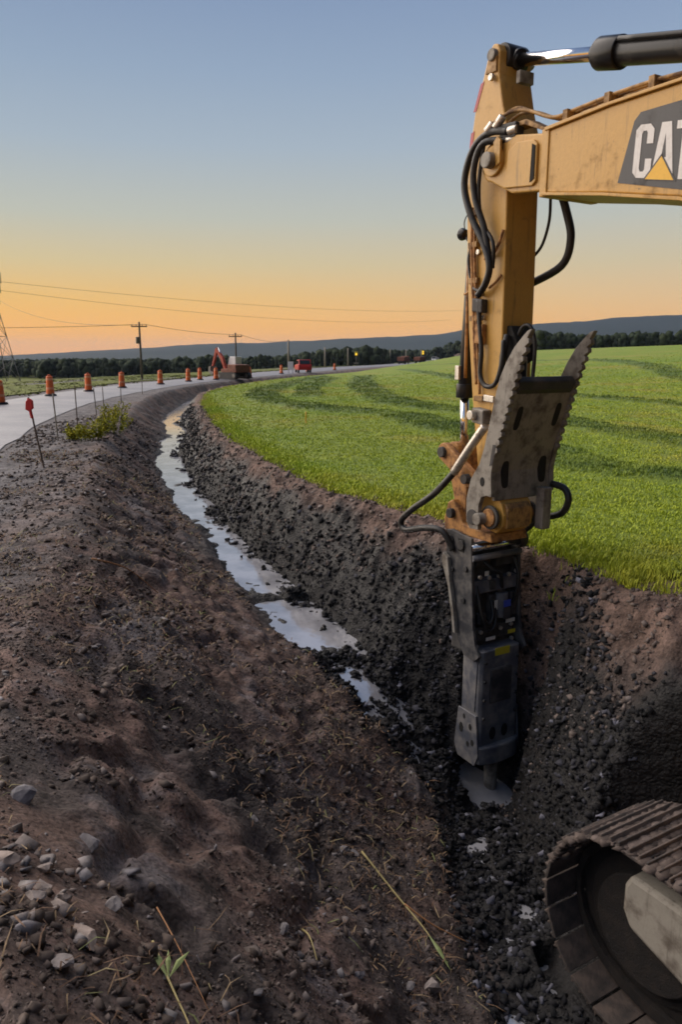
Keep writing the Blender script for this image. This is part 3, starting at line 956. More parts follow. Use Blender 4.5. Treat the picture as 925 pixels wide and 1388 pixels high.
# dead grass strands raked into the bank
def scatter_straw(name, px, py, length, mat, label, cat, tint=None, lift=.02):
    n = len(px)
    z = chunked(lambda a, b: (terrain(a, b)[0],), px, py)[0]
    th = rng.uniform(0, 2 * math.pi, n)
    d = np.stack([np.cos(th), np.sin(th), rng.uniform(-.3, .35, n)], 1)
    side = np.stack([-np.sin(th), np.cos(th), np.zeros(n)], 1) * rng.uniform(.0007, .0018, n)[:, None] * (1 + .35 * py)[:, None]
    p0 = np.stack([px, py, z + lift], 1)
    mid = p0 + d * (length * .5)[:, None] + np.stack([np.zeros(n), np.zeros(n), rng.uniform(0, .03, n)], 1)
    end = p0 + d * length[:, None] + rng.normal(0, .015, (n, 3))
    up = np.array([0, 0, .003])
    V = np.stack([p0 - side, p0 + side, mid - side, mid + side, end], 1)
    V2 = V + up
    Fq = np.array([(0, 1, 3), (0, 3, 2), (2, 3, 4)])
    Fs = (Fq[None] + 5 * np.arange(n)[:, None, None]).reshape(-1, 3)
    t = rng.uniform(0, 1, n) if tint is None else tint
    o = mesh_np(name, V2.reshape(-1, 3), Fs, mat, None, {'tint': np.repeat(t, 5)})
    return tag(o, label, cat, None, 'stuff')


px, py = sample(7000, -7, 2.5, 1.5, 16, lambda x, y: left_bank(x, y) & (fbm(x, y, .8, 3, 301) > -.15), 1.1)
scatter_straw('dead_grass', px, py, sizes(len(px), .02, .15, 2.2), M['straw'], 'reddish dead grass strands lying on the left bank', 'dead grass')

# ------------------------------------------------------------------ grass blades of the field
def grass_points(n):
    D = 5.2 * np.exp(rng.uniform(0, 1, n) ** 1.05 * math.log(95 / 5.2))
    x = rng.uniform(-.62, .64, n) * D + .3
    return x, D


gxp, gyp = grass_points(150000)
g, gs, _ = near(GRASS_S, gxp, gyp)
gi = g * gs + .16 * fbm(gxp, gyp, 1.6, 3, 13)
u_ = (gxp - OX) * UX + (gyp - OY) * UY; n_ = (gxp - OX) * NX + (gyp - OY) * NY
keep = (rng.uniform(0, 1, len(gxp)) > ss(35, 95, gyp)) & (gi > -.06) & ~((u_ > 1.1) & (np.abs(n_) < 2.7))
gxp, gyp, gi = gxp[keep], gyp[keep], gi[keep]
# a denser fringe along the cut edge
tt = rng.uniform(0, 1, 9000)
seg = GRASS_S[(GRASS_S[:, 1] > 5.5) & (GRASS_S[:, 1] < 36)]
dd = np.concatenate([[0], np.cumsum(np.hypot(*np.diff(seg, axis=0).T))])
sp = (1 - tt ** 2.0) * dd[-1]
ex = np.interp(sp, dd, seg[:, 0]) + rng.normal(.10, .18, len(tt)); ey = np.interp(sp, dd, seg[:, 1]) + rng.normal(.10, .18, len(tt))
g, gs, _ = near(GRASS_S, ex, ey)
ke = (g * gs > -.12) & (ex < 3.6)
gxp = np.concatenate([gxp, ex[ke]]); gyp = np.concatenate([gyp, ey[ke]]); gi = np.concatenate([gi, (g * gs)[ke]])
nT = len(gxp)
swt = chunked(swath, gxp, gyp)[0]
zb = chunked(lambda a, b: (terrain(a, b, False)[0],), gxp, gyp)[0] + .01 + .06 * ss(0, .35, gi) + .05 * fbm(gxp, gyp, .35, 3, 15) * ss(.5, 3, gi) + .10 * swt * ss(.5, 2, gi)
hgt = rng.uniform(.016, .04, nT) * (1 + .6 * (1 - ss(0, .8, gi))) * (1 + .7 * swt) * (1 + .012 * gyp)
hgt *= 1 + .5 * (1 - ss(0, .7, gi)) * ss(.5, 2.4, gxp)
NB = 4
V = []; A = []
wd = .0026 * (1 + .16 * gyp)
for b in range(NB):
    th = rng.uniform(0, 2 * math.pi, nT)
    ln = rng.uniform(.2, .9, nT) * hgt
    off = rng.normal(0, .025, (nT, 2)) * (1 + .05 * gyp)[:, None]
    p = np.stack([gxp + off[:, 0], gyp + off[:, 1], zb - .01], 1)
    d = np.stack([np.cos(th), np.sin(th), np.zeros(nT)], 1)
    sd_ = np.stack([-np.sin(th), np.cos(th), np.zeros(nT)], 1) * wd[:, None]
    h = hgt * rng.uniform(.6, 1.25, nT)
    up = np.array([0, 0, 1.0])
    m_ = p + d * (ln * .35)[:, None] + up * (h * .65)[:, None]
    e_ = p + d * ln[:, None] + up * h[:, None]
    V.append(np.stack([p - sd_, p + sd_, m_ - sd_ * .7, m_ + sd_ * .7, e_], 1))
V = np.concatenate(V)
nB = len(V)
Fq = np.array([(0, 1, 3), (0, 3, 2), (2, 3, 4)])
Fs = (Fq[None] + 5 * np.arange(nB)[:, None, None]).reshape(-1, 3)
grass = mesh_np('grass', V.reshape(-1, 3), Fs, M['blade'], None, {'tint': np.repeat(rng.uniform(0, 1, nB), 5), 'swath': np.repeat(np.tile(swt, NB), 5)})
tag(grass, 'short green mown grass covering the hay field', 'grass', None, 'stuff')

# rough grass on the far verge, left of the road
vx = rng.uniform(-75, -9, 9000); vy = 24 + 130 * rng.uniform(0, 1, 9000) ** 1.2
d, s, _ = near(ROADL_S, vx, vy)
k = (-d * s > .3) & (-d * s < 45) & (np.abs(vx) < .66 * vy)
vx, vy = vx[k], vy[k]
vz = chunked(lambda a, b: (terrain(a, b)[0],), vx, vy)[0]
n = len(vx)
V = []
for b in range(3):
    th = rng.uniform(0, 2 * math.pi, n)
    h = rng.uniform(.04, .12, n) * (1 + .004 * vy)
    sdv = np.stack([-np.sin(th), np.cos(th), 0 * th], 1) * (.05 + .0018 * vy)[:, None]
    p = np.stack([vx + rng.normal(0, .15, n), vy + rng.normal(0, .15, n), vz - .03], 1)
    V.append(np.stack([p - sdv, p + sdv, p + np.stack([np.cos(th) * h * .4, np.sin(th) * h * .4, h], 1)], 1))
V = np.concatenate(V)
vg = mesh_np('verge_grass', V.reshape(-1, 3), np.arange(len(V) * 3).reshape(-1, 3), M['verge'], None, {'tint': np.repeat(rng.uniform(0, 1, len(V)), 3)})
tag(vg, 'rough dull green grass on the verge beyond the road', 'grass', None, 'stuff')
# green skin of the land beyond the road
lx = np.array(sorted(set([-v for v in steps(4, 900, 1.2, 1.06)] + list(np.linspace(-3, 120, 30)) + steps(130, 900, 10, 1.1))))
ly = np.array(sorted(set(steps(6, 160, 1.2, 1.02) + steps(163, 1700, 5, 1.07))))
X, Y = np.meshgrid(lx, ly); xf, yf = X.ravel(), Y.ravel()
d, s, _ = near(ROADL_S, xf, yf)
rl = -d * s
g, gs, _ = near(GRASS_S, xf, yf)
okv = (rl > .35) | ((g * gs > 10) & (yf > 180))
Fv = grid_faces(len(lx), len(ly)); Fv = Fv[okv[Fv].all(1)]
zv = terrain(xf, yf)[0] + .05
us = np.unique(Fv); rm = np.full(len(xf), -1); rm[us] = np.arange(len(us))
verge = mesh_np('meadow', np.stack([xf, yf, zv], 1)[us], rm[Fv], M['verge'], None, {'tint': np.clip(.45 + .5 * fbm(xf, yf, .08, 3, 401), 0, 1)[us]}, True)
tag(verge, kind='structure')

# ------------------------------------------------------------------ far wood: reads as one mass
def forest():
    V, Fs, T_ = [], [], []
    b = 0
    pts = []
    for i in range(9000):
        y = 285 + 340 * random.random() ** 1.3
        x = random.uniform(-.62, .66) * y * 1.08
        pts.append((x, y))
    P = np.array(pts)
    d, s, _ = near(ROADL_S, P[:, 0], P[:, 1])
    d2, s2, _ = near(ROADR_S, P[:, 0], P[:, 1])
    rl_ = -d * s
    keep = (rl_ > 14) | ((d2 * s2 > 16)) | (P[:, 1] > 420)
    keep &= ~((rl_ > 0) & (P[:, 1] < 290 + 30 * vnoise(P[:, 0] * .03, P[:, 1] * 0, 5)))
    P = P[keep]
    z = terrain(P[:, 0], P[:, 1], False)[0]
    for (x, y), zz in zip(P, z):
        h = random.uniform(4.2, 6.8) * (1.0 + .10 * math.sin(x * .035) + .06 * math.sin(x * .11 + 1))
        conifer = random.random() < .4
        t = random.random()
        if conifer:
            n, rings = 7, 4
            w = h * random.uniform(.14, .2)
            ring = []
            for k in range(rings):
                zz0 = h * (.08 + .26 * k)
                r0 = w * (1 - k / rings) + .12
                top = h * min(1, .42 + .22 * k)
                for j in range(n):
                    a = 2 * math.pi * j / n + k
                    rr = r0 * random.uniform(.75, 1.2)
                    V.append((x + rr * math.cos(a), y + rr * math.sin(a), zz + zz0))
                V.append((x, y, zz + top))
                for j in range(n):
                    Fs.append((b + j, b + (j + 1) % n, b + n))
                b += n + 1
                T_ += [t * .5] * (n + 1)
        else:
            for k in range(3):
                r = h * random.uniform(.2, .3)
                c = np.array((x + random.uniform(-.2, .2) * h, y + random.uniform(-.2, .2) * h, zz + h * (.38 + .22 * k) - .02))
                vv = ICO_V * np.array((r, r, r * 1.15)) * (1 + rng.uniform(-.28, .28, (12, 1))) + c
                V += [tuple(p) for p in vv]
                Fs += [tuple(b + i for i in f) for f in ICO_F]
                b += 12
                T_ += [min(1, t * .8 + .2 * random.random())] * 12
    o = mesh_np('far_wood', np.array(V), np.array(Fs), M['forest'], None, {'tint': np.array(T_)})
    tag(o, 'dark far off wood filling the valley below the hills', 'wood', None, 'stuff')


forest()

# ------------------------------------------------------------------ the digger with the hammer
exc = empty('excavator', (OX + UX * UB, OY + UY * UB, ZB), -TH)
tag(exc, 'yellow tracked excavator with a black hydraulic hammer reaching into the ditch', 'excavator')


def un(p):          # (u, n, z) -> local of the excavator empty
    return (p[0] - UB, -p[1], p[2] - ZB)


def EB():
    return MB(un)


def arc(cx, cz, r, a0, a1, k=8):
    return [(cx + r * math.cos(R(a0 + (a1 - a0) * i / k)), cz + r * math.sin(R(a0 + (a1 - a0) * i / k))) for i in range(k + 1)]


# boom
boom_prof = [(-.02, 3.84), (.16, 3.84), (.34, 3.78), (.56, 3.755), (1.2, 3.775), (1.79, 3.765), (2.5, 3.66), (3.05, 3.40), (3.55, 2.75), (3.95, 1.6), (4.25, .35), (4.25, .05),
             (3.95, .0), (3.72, .25), (3.35, 1.35), (2.95, 2.35), (2.6, 2.75), (1.85, 3.05), (1.2, 3.19), (.56, 3.30), (.22, 3.33)]
b = EB().prism(boom_prof[3:-1], -.29, .29)
boom = b.build('boom', 'yellow', exc, .012)
fork_prof = arc(-.03, 3.66, .17, 95, 260, 8) + [(.2, 3.36), (.57, 3.315), (.57, 3.745), (.2, 3.82)]
for n0, n1 in ((.215, .295), (-.295, -.215)):
    EB().prism(fork_prof, n0, n1).build('fork_plate', 'yellow', boom, .014)
EB().prism([(.53, 3.27), (.61, 3.265), (.61, 3.775), (.53, 3.775)], -.302, .302).build('weld_collar', 'yellow', boom, .008)
# stiffening pad on the fork and the pin boss
EB().prism([(.13, 3.41), (.46, 3.37), (.50, 3.40), (.50, 3.68), (.46, 3.72), (.26, 3.745), (.16, 3.70)], .294, .318).build('fork_pad', 'yellow', boom, .008)
EB().prism([(.44, 3.40), (.485, 3.42), (.485, 3.67), (.45, 3.69)], .319, .325).build('fork_slot_shade', 'dark', boom)  # raised near-black pad, the painted shade of a slot
EB().cyl((-.03, .29, 3.66), (-.03, .325, 3.66), .125, seg=24).build('pin_boss', 'yellow', boom, .008)
EB().cyl((-.03, .325, 3.66), (-.03, .40, 3.66), .066, seg=18).build('pin', 'steel_grey', boom, .008)
EB().cyl((-.03, -.40, 3.66), (-.03, -.29, 3.66), .11, seg=18).build('pin', 'steel_grey', boom, .008)
EB().prism([(.04, 3.60), (.09, 3.62), (.09, 3.80), (.05, 3.84), (.0, 3.80)], .32, .345).build('pin_keeper', 'yellow', boom, .005)
# bottom and top flanges proud of the side plate
EB().prism([(.57, 3.30), (1.2, 3.187), (1.86, 3.045), (2.6, 2.74), (2.6, 2.715), (1.86, 3.02), (1.2, 3.165), (.57, 3.278)], -.325, .325).build('flange', 'yellow', boom, .004)
EB().prism([(.57, 3.785), (1.2, 3.80), (1.8, 3.79), (2.5, 3.685), (2.5, 3.665), (1.8, 3.768), (1.2, 3.778), (.57, 3.758)], -.315, .315).build('flange', 'yellow', boom, .004)
# printed panel with the maker's lettering on the near side of the boom
logo = EB().prism([(1.31, 3.235), (1.42, 3.62), (1.47, 3.665), (1.80, 3.655), (2.35, 3.56), (2.5, 3.40), (2.44, 2.93), (1.86, 3.09)], .2905, .2935).build('logo_panel', 'logo_grey', boom)


def glyph(pts, mat, d0=.294, d1=.2965):
    # letter shapes in a sheared frame: (a, h) with a along the boom, h 0..1 of the cap height
    q = []
    for a, h in pts:
        u = 1.435 + a
        z0 = 3.245 - (u - 1.44) * .215
        z1 = 3.585 - (u - 1.44) * .155
        q.append((u + .012 * h, z0 + (z1 - z0) * h))
    return EB().prism(q, d0, d1).build('letter', mat, logo)


glyph([(.035, 0), (.115, 0), (.150, .10), (.150, .36), (.098, .36), (.098, .16), (.088, .12), (.062, .12), (.052, .18), (.052, .82), (.062, .88), (.088, .88), (.098, .84), (.098, .64), (.150, .64), (.150, .90), (.115, 1), (.035, 1), (0, .90), (0, .10)], 'logo_white')
glyph([(.155, 0), (.212, .0), (.222, .25), (.268, .25), (.278, 0), (.335, 0), (.283, 1), (.207, 1)], 'logo_white')
glyph([(.226, .38), (.245, .80), (.264, .38)], 'logo_grey', .2966, .2972)
glyph([(.375, 0), (.430, 0), (.430, .86), (.478, .86), (.478, 1), (.327, 1), (.327, .86), (.375, .86)], 'logo_white')
glyph([(.115, -.02), (.345, -.02), (.232, .40)], 'logo_yellow', .2973, .2990)
glyph([(.095, -.035), (.365, -.035), (.232, .455)], 'logo_grey', .2966, .2972)
# steel lines along the top of the boom
for k, nn in enumerate((.24, .19, .13)):
    dz = .035 * (k == 1)
    EB().tube([(-.08 + .05 * k, nn + .06, 3.97 + dz), (.10, nn, 4.03 + dz), (.30, nn, 3.985), (.58, nn, 3.865), (.84, nn, 3.862), (1.25, nn, 3.868), (1.75, nn, 3.84), (2.5, nn, 3.73)], .014, 8).build('steel_line', 'yellow_dirty', boom)
for uu, zz in ((.72, 3.80), (1.12, 3.81), (1.5, 3.81), (2.0, 3.77)):
    EB().prism([(uu, zz - .03), (uu + .05, zz - .03), (uu + .05, zz + .075), (uu, zz + .075)], .09, .28).build('line_clamp', 'yellow_dirty', boom, .004)
EB().prism([(-.02, 3.93), (.30, 3.92), (.52, 3.80), (.52, 3.775), (.28, 3.885), (-.02, 3.90)], .12, .26).build('line_bracket', 'yellow_dirty', boom, .004)

# stick
stick_prof = [(-.215, 4.66), (-.27, 4.62), (-.34, 4.42), (-.43, 4.21), (-.49, 3.88), (-.515, 3.5), (-.48, 2.92), (-.42, 2.24), (-.33, 1.6), (-.22, .98), (-.13, .52), (-.06, .38), (.08, .36), (.17, .44),
              (.18, .55), (.14, .66), (.05, .74), (.04, 1.0), (.06, 1.5), (.05, 2.54), (.035, 3.38), (.015, 3.9), (-.06, 4.12), (-.13, 4.40), (-.13, 4.58), (-.16, 4.64)]
stick = EB().prism(stick_prof, -.175, .195).build('stick', 'yellow', exc, .014)
EB().prism([(-.235, 4.60), (-.29, 4.43), (-.15, 4.42), (-.155, 4.57)], .196, .215).build('bracket_plate', 'yellow_dirty', stick, .005)
for z0, z1, u0, u1 in ((4.38, 4.17, -.365, -.455), (4.0, 3.85, -.478, -.498)):
    EB().prism([(u0, z0), (u0 + .045, z0 + .01), (u1 + .04, z1), (u1, z1)], .1955, .1985).build('reflector', 'red_reflector', stick)
EB().cyl((-.20, -.24, 4.56), (-.20, .24, 4.56), .05).build('cylinder_pin', 'steel_grey', stick, .006)
EB().cyl((-.19, .21, 4.38), (-.19, .245, 4.38), .03).build('bolt', 'fitting', stick, .004)
EB().prism([(-.02, 4.30), (.03, 4.30), (.03, 4.40), (-.02, 4.40)], -.06, .10).build('rubber_stop', 'steel_grey', stick, .006)
# ribs, clamps and blocks on the side of the stick
for zz in (3.30, 3.02, 2.70, 2.36, 1.62):
    uu = np.interp(zz, [.5, 2.24, 3.5], [-.1, -.40, -.49])
    EB().prism([(uu + .03, zz - .025), (uu + .15, zz - .025), (uu + .15, zz + .025), (uu + .03, zz + .025)], .196, .235).build('hose_clamp', 'yellow_dirty', stick, .004)
EB().prism([(-.30, 2.42), (-.16, 2.40), (-.16, 2.52), (-.30, 2.54)], .196, .27).build('valve_block', 'black_steel', stick, .01)
EB().prism([(-.27, 2.13), (-.16, 2.12), (-.16, 2.30), (-.27, 2.31)], .196, .25).build('valve_block', 'ochre', stick, .008)
EB().prism([(-.21, 1.40), (-.05, 1.38), (-.05, 1.52), (-.21, 1.54)], .196, .30).build('valve_block', 'steel_grey', stick, .012)
EB().cyl((-.17, .30, 1.47), (-.17, .36, 1.47), .045).build('fitting', 'fitting', stick, .006)
EB().prism([(-.14, 1.60), (.0, 1.59), (.0, 1.65), (-.14, 1.66)], .196, .225).build('bracket_plate', 'fitting', stick, .006)
for (u0, z0) in ((-.24, 2.58), (-.20, 2.36), (-.23, 2.02), (-.12, 1.74), (-.30, 2.95)):
    EB().cyl((u0, .195, z0), (u0, .225, z0), .024, seg=10).build('bolt', 'fitting', stick, .003)
# the steel lines of the stick
EB().tube([(-.40, .22, 3.35), (-.38, .225, 3.0), (-.34, .225, 2.6), (-.30, .225, 2.2), (-.24, .225, 1.75)], .016, 8).build('steel_line', 'ochre', stick)
EB().tube([(-.345, .225, 3.2), (-.335, .225, 2.9), (-.29, .225, 2.5), (-.25, .225, 2.1), (-.19, .225, 1.66)], .014, 8).build('steel_line', 'ochre', stick)
EB().tube([(.03, .215, 3.1), (-.02, .22, 2.98), (-.10, .22, 2.9), (-.2, .22, 2.88)], .014, 8).build('steel_line', 'ochre', stick)
EB().tube([(.03, .215, 2.72), (-.04, .22, 2.66), (-.12, .22, 2.62)], .012, 8).build('steel_line', 'ochre', stick)
# thumb cylinder on the inner face of the stick
EB().cyl((.12, .02, 1.98), (.12, .02, 1.5), .06).build('thumb_cylinder', 'cyl_black', stick, .01)
EB().prism([(.05, 1.92), (.17, 1.98), (.19, 2.12), (.10, 2.28), (.04, 2.28)], -.10, .14).build('thumb_cylinder_mount', 'dark', stick, .01)

# work lamp at the outer edge of the stick
lamp = EB().cyl((-.60, .12, 3.15), (-.66, .12, 3.16), .045, .06, 16).build('work_lamp', 'cyl_black', stick, .004)
EB().cyl((-.661, .12, 3.16), (-.668, .12, 3.161), .055, seg=16).build('lens', 'glass', lamp)
EB().tube([(-.50, .12, 3.10), (-.56, .12, 3.09), (-.60, .12, 3.13)], .012, 8).build('lamp_arm', 'cyl_black', lamp)
EB().tube([(-.60, .12, 3.13), (-.63, .12, 3.26), (-.57, .13, 3.32), (-.52, .15, 3.25)], .006, 6).build('lamp_cable', 'rubber', lamp)
EB().tube([(-.50, .14, 2.62), (-.54, .14, 2.60), (-.57, .14, 2.60)], .012, 6).build('lamp_arm', 'ochre', stick)

# stick cylinder on top of the boom
sc_ = EB().cyl((.84, 0, 4.283), (3.15, 0, 3.68), .094, seg=28).build('stick_cylinder', 'cyl_black', exc, .01)
EB().cyl((-.12, 0, 4.535), (.86, 0, 4.278), .053, seg=24).build('rod', 'chrome', sc_)
EB().cyl((.80, 0, 4.294), (1.02, 0, 4.236), .118, seg=28).build('gland', 'cyl_black', sc_, .012)
EB().cyl((.76, 0, 4.304), (.81, 0, 4.291), .085, seg=24).build('gland', 'cyl_black', sc_, .008)
EB().cyl((-.20, -.12, 4.56), (-.20, .12, 4.56), .115, seg=24).build('rod_eye', 'cyl_black', sc_, .01)
EB().cyl((-.16, 0, 4.55), (-.07, 0, 4.525), .085, seg=20).build('rod_eye', 'cyl_black', sc_, .01)
EB().tube([(1.05, .085, 4.30), (1.5, .085, 4.18), (2.6, .085, 3.89)], .022, 8, 2).build('steel_line', 'cyl_black', sc_)

# bucket cylinder on the outer face of the stick
bc = EB().cyl((-.60, 0, 3.05), (-.685, 0, 1.62), .072, seg=20).build('bucket_cylinder', 'cyl_black', exc, .008)
EB().cyl((-.685, 0, 1.66), (-.66, 0, 1.08), .045, seg=18).build('rod', 'chrome', bc)
EB().cyl((-.687, 0, 1.60), (-.685, 0, 1.74), .088, seg=20).build('gland', 'cyl_black', bc, .008)
EB().prism([(-.73, 1.78), (-.67, 1.78), (-.67, 1.92), (-.73, 1.92)], .05, .10).build('clamp', 'fitting', bc, .004)
EB().prism(arc(-.585, 3.12, .06, 90, 270) + [(-.46, 3.0), (-.46, 3.3)], -.12, .06).build('cylinder_mount', 'yellow', bc, .012)
EB().tube([(-.62, .06, 2.9), (-.615, .06, 2.3), (-.61, .06, 1.8)], .016, 8, 2).build('steel_line', 'ochre', bc)

# linkage
def bar(p0, p1, r0, r1, n0, n1, name, mat, parent):
    a = math.degrees(math.atan2(p1[1] - p0[1], p1[0] - p0[0]))
    return EB().prism(arc(p0[0], p0[1], r0, a + 90, a + 270) + arc(p1[0], p1[1], r1, a - 90, a + 90), n0, n1).build(name, mat, parent, .01)


link = bar((-.70, 1.06), (-.30, .84), .095, .085, .17, .24, 'linkage', 'ochre', exc)
bar((-.70, 1.06), (-.30, .84), .095, .085, -.24, -.17, 'link_arm', 'ochre', link)
bar((-.70, 1.06), (-.50, .42), .10, .10, -.12, .12, 'link_arm', 'ochre', link)
EB().cyl((-.70, -.28, 1.06), (-.70, .28, 1.06), .055).build('pin', 'black_steel', link, .006)
EB().cyl((-.30, -.28, .84), (-.30, .30, .84), .05).build('pin', 'black_steel', link, .006)
EB().prism([(-.62, .98), (-.42, .96), (-.36, .80), (-.48, .70), (-.60, .86)], .10, .165).build('link_web', 'ochre', link, .012)
bar((-.50, .42), (-.45, .86), .085, .06, .125, .17, 'link_arm', 'ochre', link)

# coupler plate on top of the hammer
cp = EB().prism([(-.60, .56), (-.53, .60), (-.44, .52), (-.36, .38), (.06, .35), (.08, .27), (-.64, .27), (-.66, .38)], -.22, .24).build('coupler', 'ochre', exc, .014)
EB().cyl((-.52, -.27, .46), (-.52, .29, .46), .05).build('pin', 'black_steel', cp, .006)
EB().cyl((-.02, -.34, .50), (-.02, .36, .50), .058).build('pin', 'steel_grey', cp, .006)
for nn in ((.23, .26), (-.26, -.23)):
    EB().cyl((.05, nn[0], .52), (.05, nn[1], .52), .115, seg=24).build('washer', 'black_steel', cp, .006)
    EB().cyl((.05, nn[0] + .012, .52), (.05, nn[1] + .016, .52), .085, seg=24).build('bushing', 'ochre', cp, .006)
EB().prism([(.02, .40), (.19, .42), (.195, .62), (.16, .66), (.02, .66)], -.135, .16).build('stick_nose', 'yellow_dirty', cp, .012)

# thumb: two serrated side plates and a cross plate
thumb = empty('thumb'); thumb.parent = exc
front = [(.13, .73), (.115, .96), (.15, 1.12)]
teeth = []
for i in range(14):
    z = 1.14 + 1.04 * i / 14
    u = np.interp(z, [1.1, 1.52, 1.78, 1.97, 2.2], [.15, .285, .37, .445, .53])
    teeth += [(u - .004, z), (u + .022, z + .014), (u + .020, z + .046), (u + .003, z + .056)]
back = [(.545, 2.235), (.50, 2.225), (.45, 2.185), (.345, 2.09), (.25, 1.96), (.175, 1.82), (.115, 1.62), (.06, 1.40), (.01, 1.20), (-.05, 1.03), (-.17, .86), (-.225, .66), (-.215, .44), (-.16, .38), (-.04, .39),
        (-.045, .62), (-.01, .71), (.06, .735)]
side_prof = [(u, z) for u, z in front + teeth + back]
for n0, n1 in ((.265, .315), (-.485, -.435)):
    p = EB().prism(side_prof, n0, n1).build('side_plate', 'steel_grey', thumb, .005)
    EB().cyl((-.125, n0 - .012, .50), (-.125, n1 + .012, .50), .075, seg=18).build('pin_boss', 'black_steel', p, .006)
    for hu, hz_ in ((.0, .86),):
        EB().prism([(hu + .03 * math.cos(t), hz_ + .045 * math.sin(t)) for t in np.linspace(0, 2 * math.pi, 13)[:-1]], (n1 + .001), n1 + .0035).build('hole', 'dark', p)  # no opening here: a dark oval paints the shade of a hole
    EB().prism([(.09, 1.02), (.125, 1.03), (.165, 1.22), (.125, 1.22)], n1 + .0005, n1 + .003).build('decal', 'black_steel', p)
plate = EB().prism([(.085, .69), (.125, .69), (.10, .96), (.135, 1.12), (.27, 1.52), (.345, 1.76), (.355, 1.80), (.32, 1.81), (.25, 1.60), (.11, 1.2), (.06, .96)], -.434, .264).build('front_plate', 'steel_grey', thumb, .006)
EB().prism([(.30, 1.66), (.355, 1.72), (.375, 1.79), (.33, 1.84), (.27, 1.78)], -.433, .263).build('cross_tube', 'black_steel', plate, .015)


def plate_u(z):
    return float(np.interp(z, [.69, .96, 1.12, 1.52, 1.76], [.125, .10, .135, .27, .345]))


for nc, zc, hw, hh in ((.14, 1.46, .035, .11), (-.33, 1.48, .035, .11), (.14, .93, .045, .13), (-.33, .95, .05, .13)):
    # slots laid on the plate as dark pads, their inner shade painted
    pr = [(nc + hw * math.copysign(abs(math.cos(t)) ** .6, math.cos(t)), zc + hh * math.copysign(abs(math.sin(t)) ** .6, math.sin(t))) for t in np.linspace(0, 2 * math.pi, 17)[:-1]]
    vs = [(plate_u(z) + .003, n, z) for n, z in pr]
    mb = EB(); mb._add(vs + [(u - .02, n, z) for u, n, z in vs], [tuple(range(16))] + [(i, (i + 1) % 16, 16 + (i + 1) % 16, 16 + i) for i in range(16)])
    mb.build('slot_shade', 'dark', plate)
EB().tube([(.28, .02, 1.80), (.30, .03, 2.10), (.26, .05, 2.26), (.18, .07, 2.27), (.12, .09, 2.15)], .018, 8).build('hose', 'rubber', thumb)
EB().prism([(.20, .40), (.30, .40), (.30, .80), (.20, .80)], -.29, -.18).build('stop_bar', 'steel_grey', thumb, .01)

# hammer
ham = empty('hammer'); ham.parent = exc
bk = [(-.545, .29), (-.47, .31), (-.16, .27), (-.125, -.2), (-.09, -.62), (-.05, -.80), (.015, -.90), (-.05, -.97), (-.22, -.95), (-.33, -.78), (-.37, -.55), (-.43, -.30), (-.54, -.05)]
for n0, n1 in ((.25, .288), (-.36, -.322)):
    p = EB().prism(bk, n0, n1).build('side_plate', 'bracket_steel', ham, .008)
    for hu, hz_, r in ((-.47, .20, .05), (-.30, .18, .05), (-.43, -.10, .03), (-.22, -.05, .03), (-.24, -.38, .03)):
        EB().cyl((hu, n1, hz_), (hu, n1 + .022, hz_), r, seg=12).build('bolt', 'black_steel', p, .004)
    EB().prism([(-.35, .11), (-.26, .11), (-.26, .24), (-.35, .24)], n1 + .001, n1 + .006).build('cut_out_shade', 'dark', p)  # dark pad on the plate paints the shade of an opening
    EB().prism([(-.535, .06), (-.46, .02), (-.40, -.28), (-.34, -.50), (-.30, -.74), (-.34, -.74), (-.38, -.53), (-.44, -.28), (-.55, -.04)], n1 + .001, n1 + .05).build('stiffener', 'steel_grey', p, .008)
EB().prism([(-.47, -.95), (-.47, .14), (-.26, .12), (-.22, -.4), (-.15, -.95)], -.33, .25).build('body', 'black_steel', ham, .02)
EB().cyl((-.17, -.36, .17), (-.17, .28, .17), .036, seg=18).build('cross_bolt', 'chrome', ham)
EB().cyl((-.15, -.36, .07), (-.15, .28, .07), .032, seg=18).build('cross_bolt', 'hammer_steel', ham)
EB().cyl((-.20, -.345, .19), (-.20, -.42, .19), .10, seg=20).build('pin_boss', 'black_steel', ham, .01)
EB().prism([(-.30, -.17), (-.15, -.17), (-.14, -.24), (-.13, -.30), (-.30, -.30)], -.33, .25).build('crossmember', 'hammer_steel', ham, .01)
EB().cyl((-.19, -.14, -.34), (-.17, -.14, -.60), .085, seg=20).build('accumulator', 'hammer_steel', ham, .015)
EB().cyl((-.19, -.14, -.30), (-.19, -.14, -.34), .055, seg=16).build('accumulator_cap', 'black_steel', ham, .006)
EB().prism([(-.22, -.66), (-.14, -.66), (-.11, -.80), (-.22, -.80)], -.28, .20).build('valve_cover', 'black_steel', ham, .012)
EB().tube([(-.16, .17, -.32), (-.10, .17, -.50), (-.085, .10, -.62), (-.10, .02, -.55), (-.16, .0, -.40)], .022, 8).build('hose', 'rubber', ham)
EB().tube([(-.16, .20, -.22), (-.08, .20, -.45), (-.065, .11, -.68), (-.08, .0, -.62), (-.16, -.04, -.44)], .018, 8).build('hose', 'rubber', ham)
def sticker(name, n0, n1, z0, z1, u, mat):
    EB().box((u, min(n0, n1), z0), (u + .004, max(n0, n1), z1)).build(name, mat, ham)
sticker('label', -.10, -.19, -.47, -.40, -.082, 'label_blue')
sticker('label', -.10, -.19, -.60, -.48, -.080, 'logo_grey')
sticker('label', -.02, -.06, -.50, -.40, -.13, 'label_white')
sticker('label', -.16, -.28, -.655, -.615, -.105, 'label_white')
sticker('label', -.19, -.29, -.775, -.735, -.10, 'label_yellow')
sticker('label', .10, -.02, -.80, -.765, -.10, 'logo_white')
sticker('label', .06, .11, -.13, -.08, -.145, 'label_white')
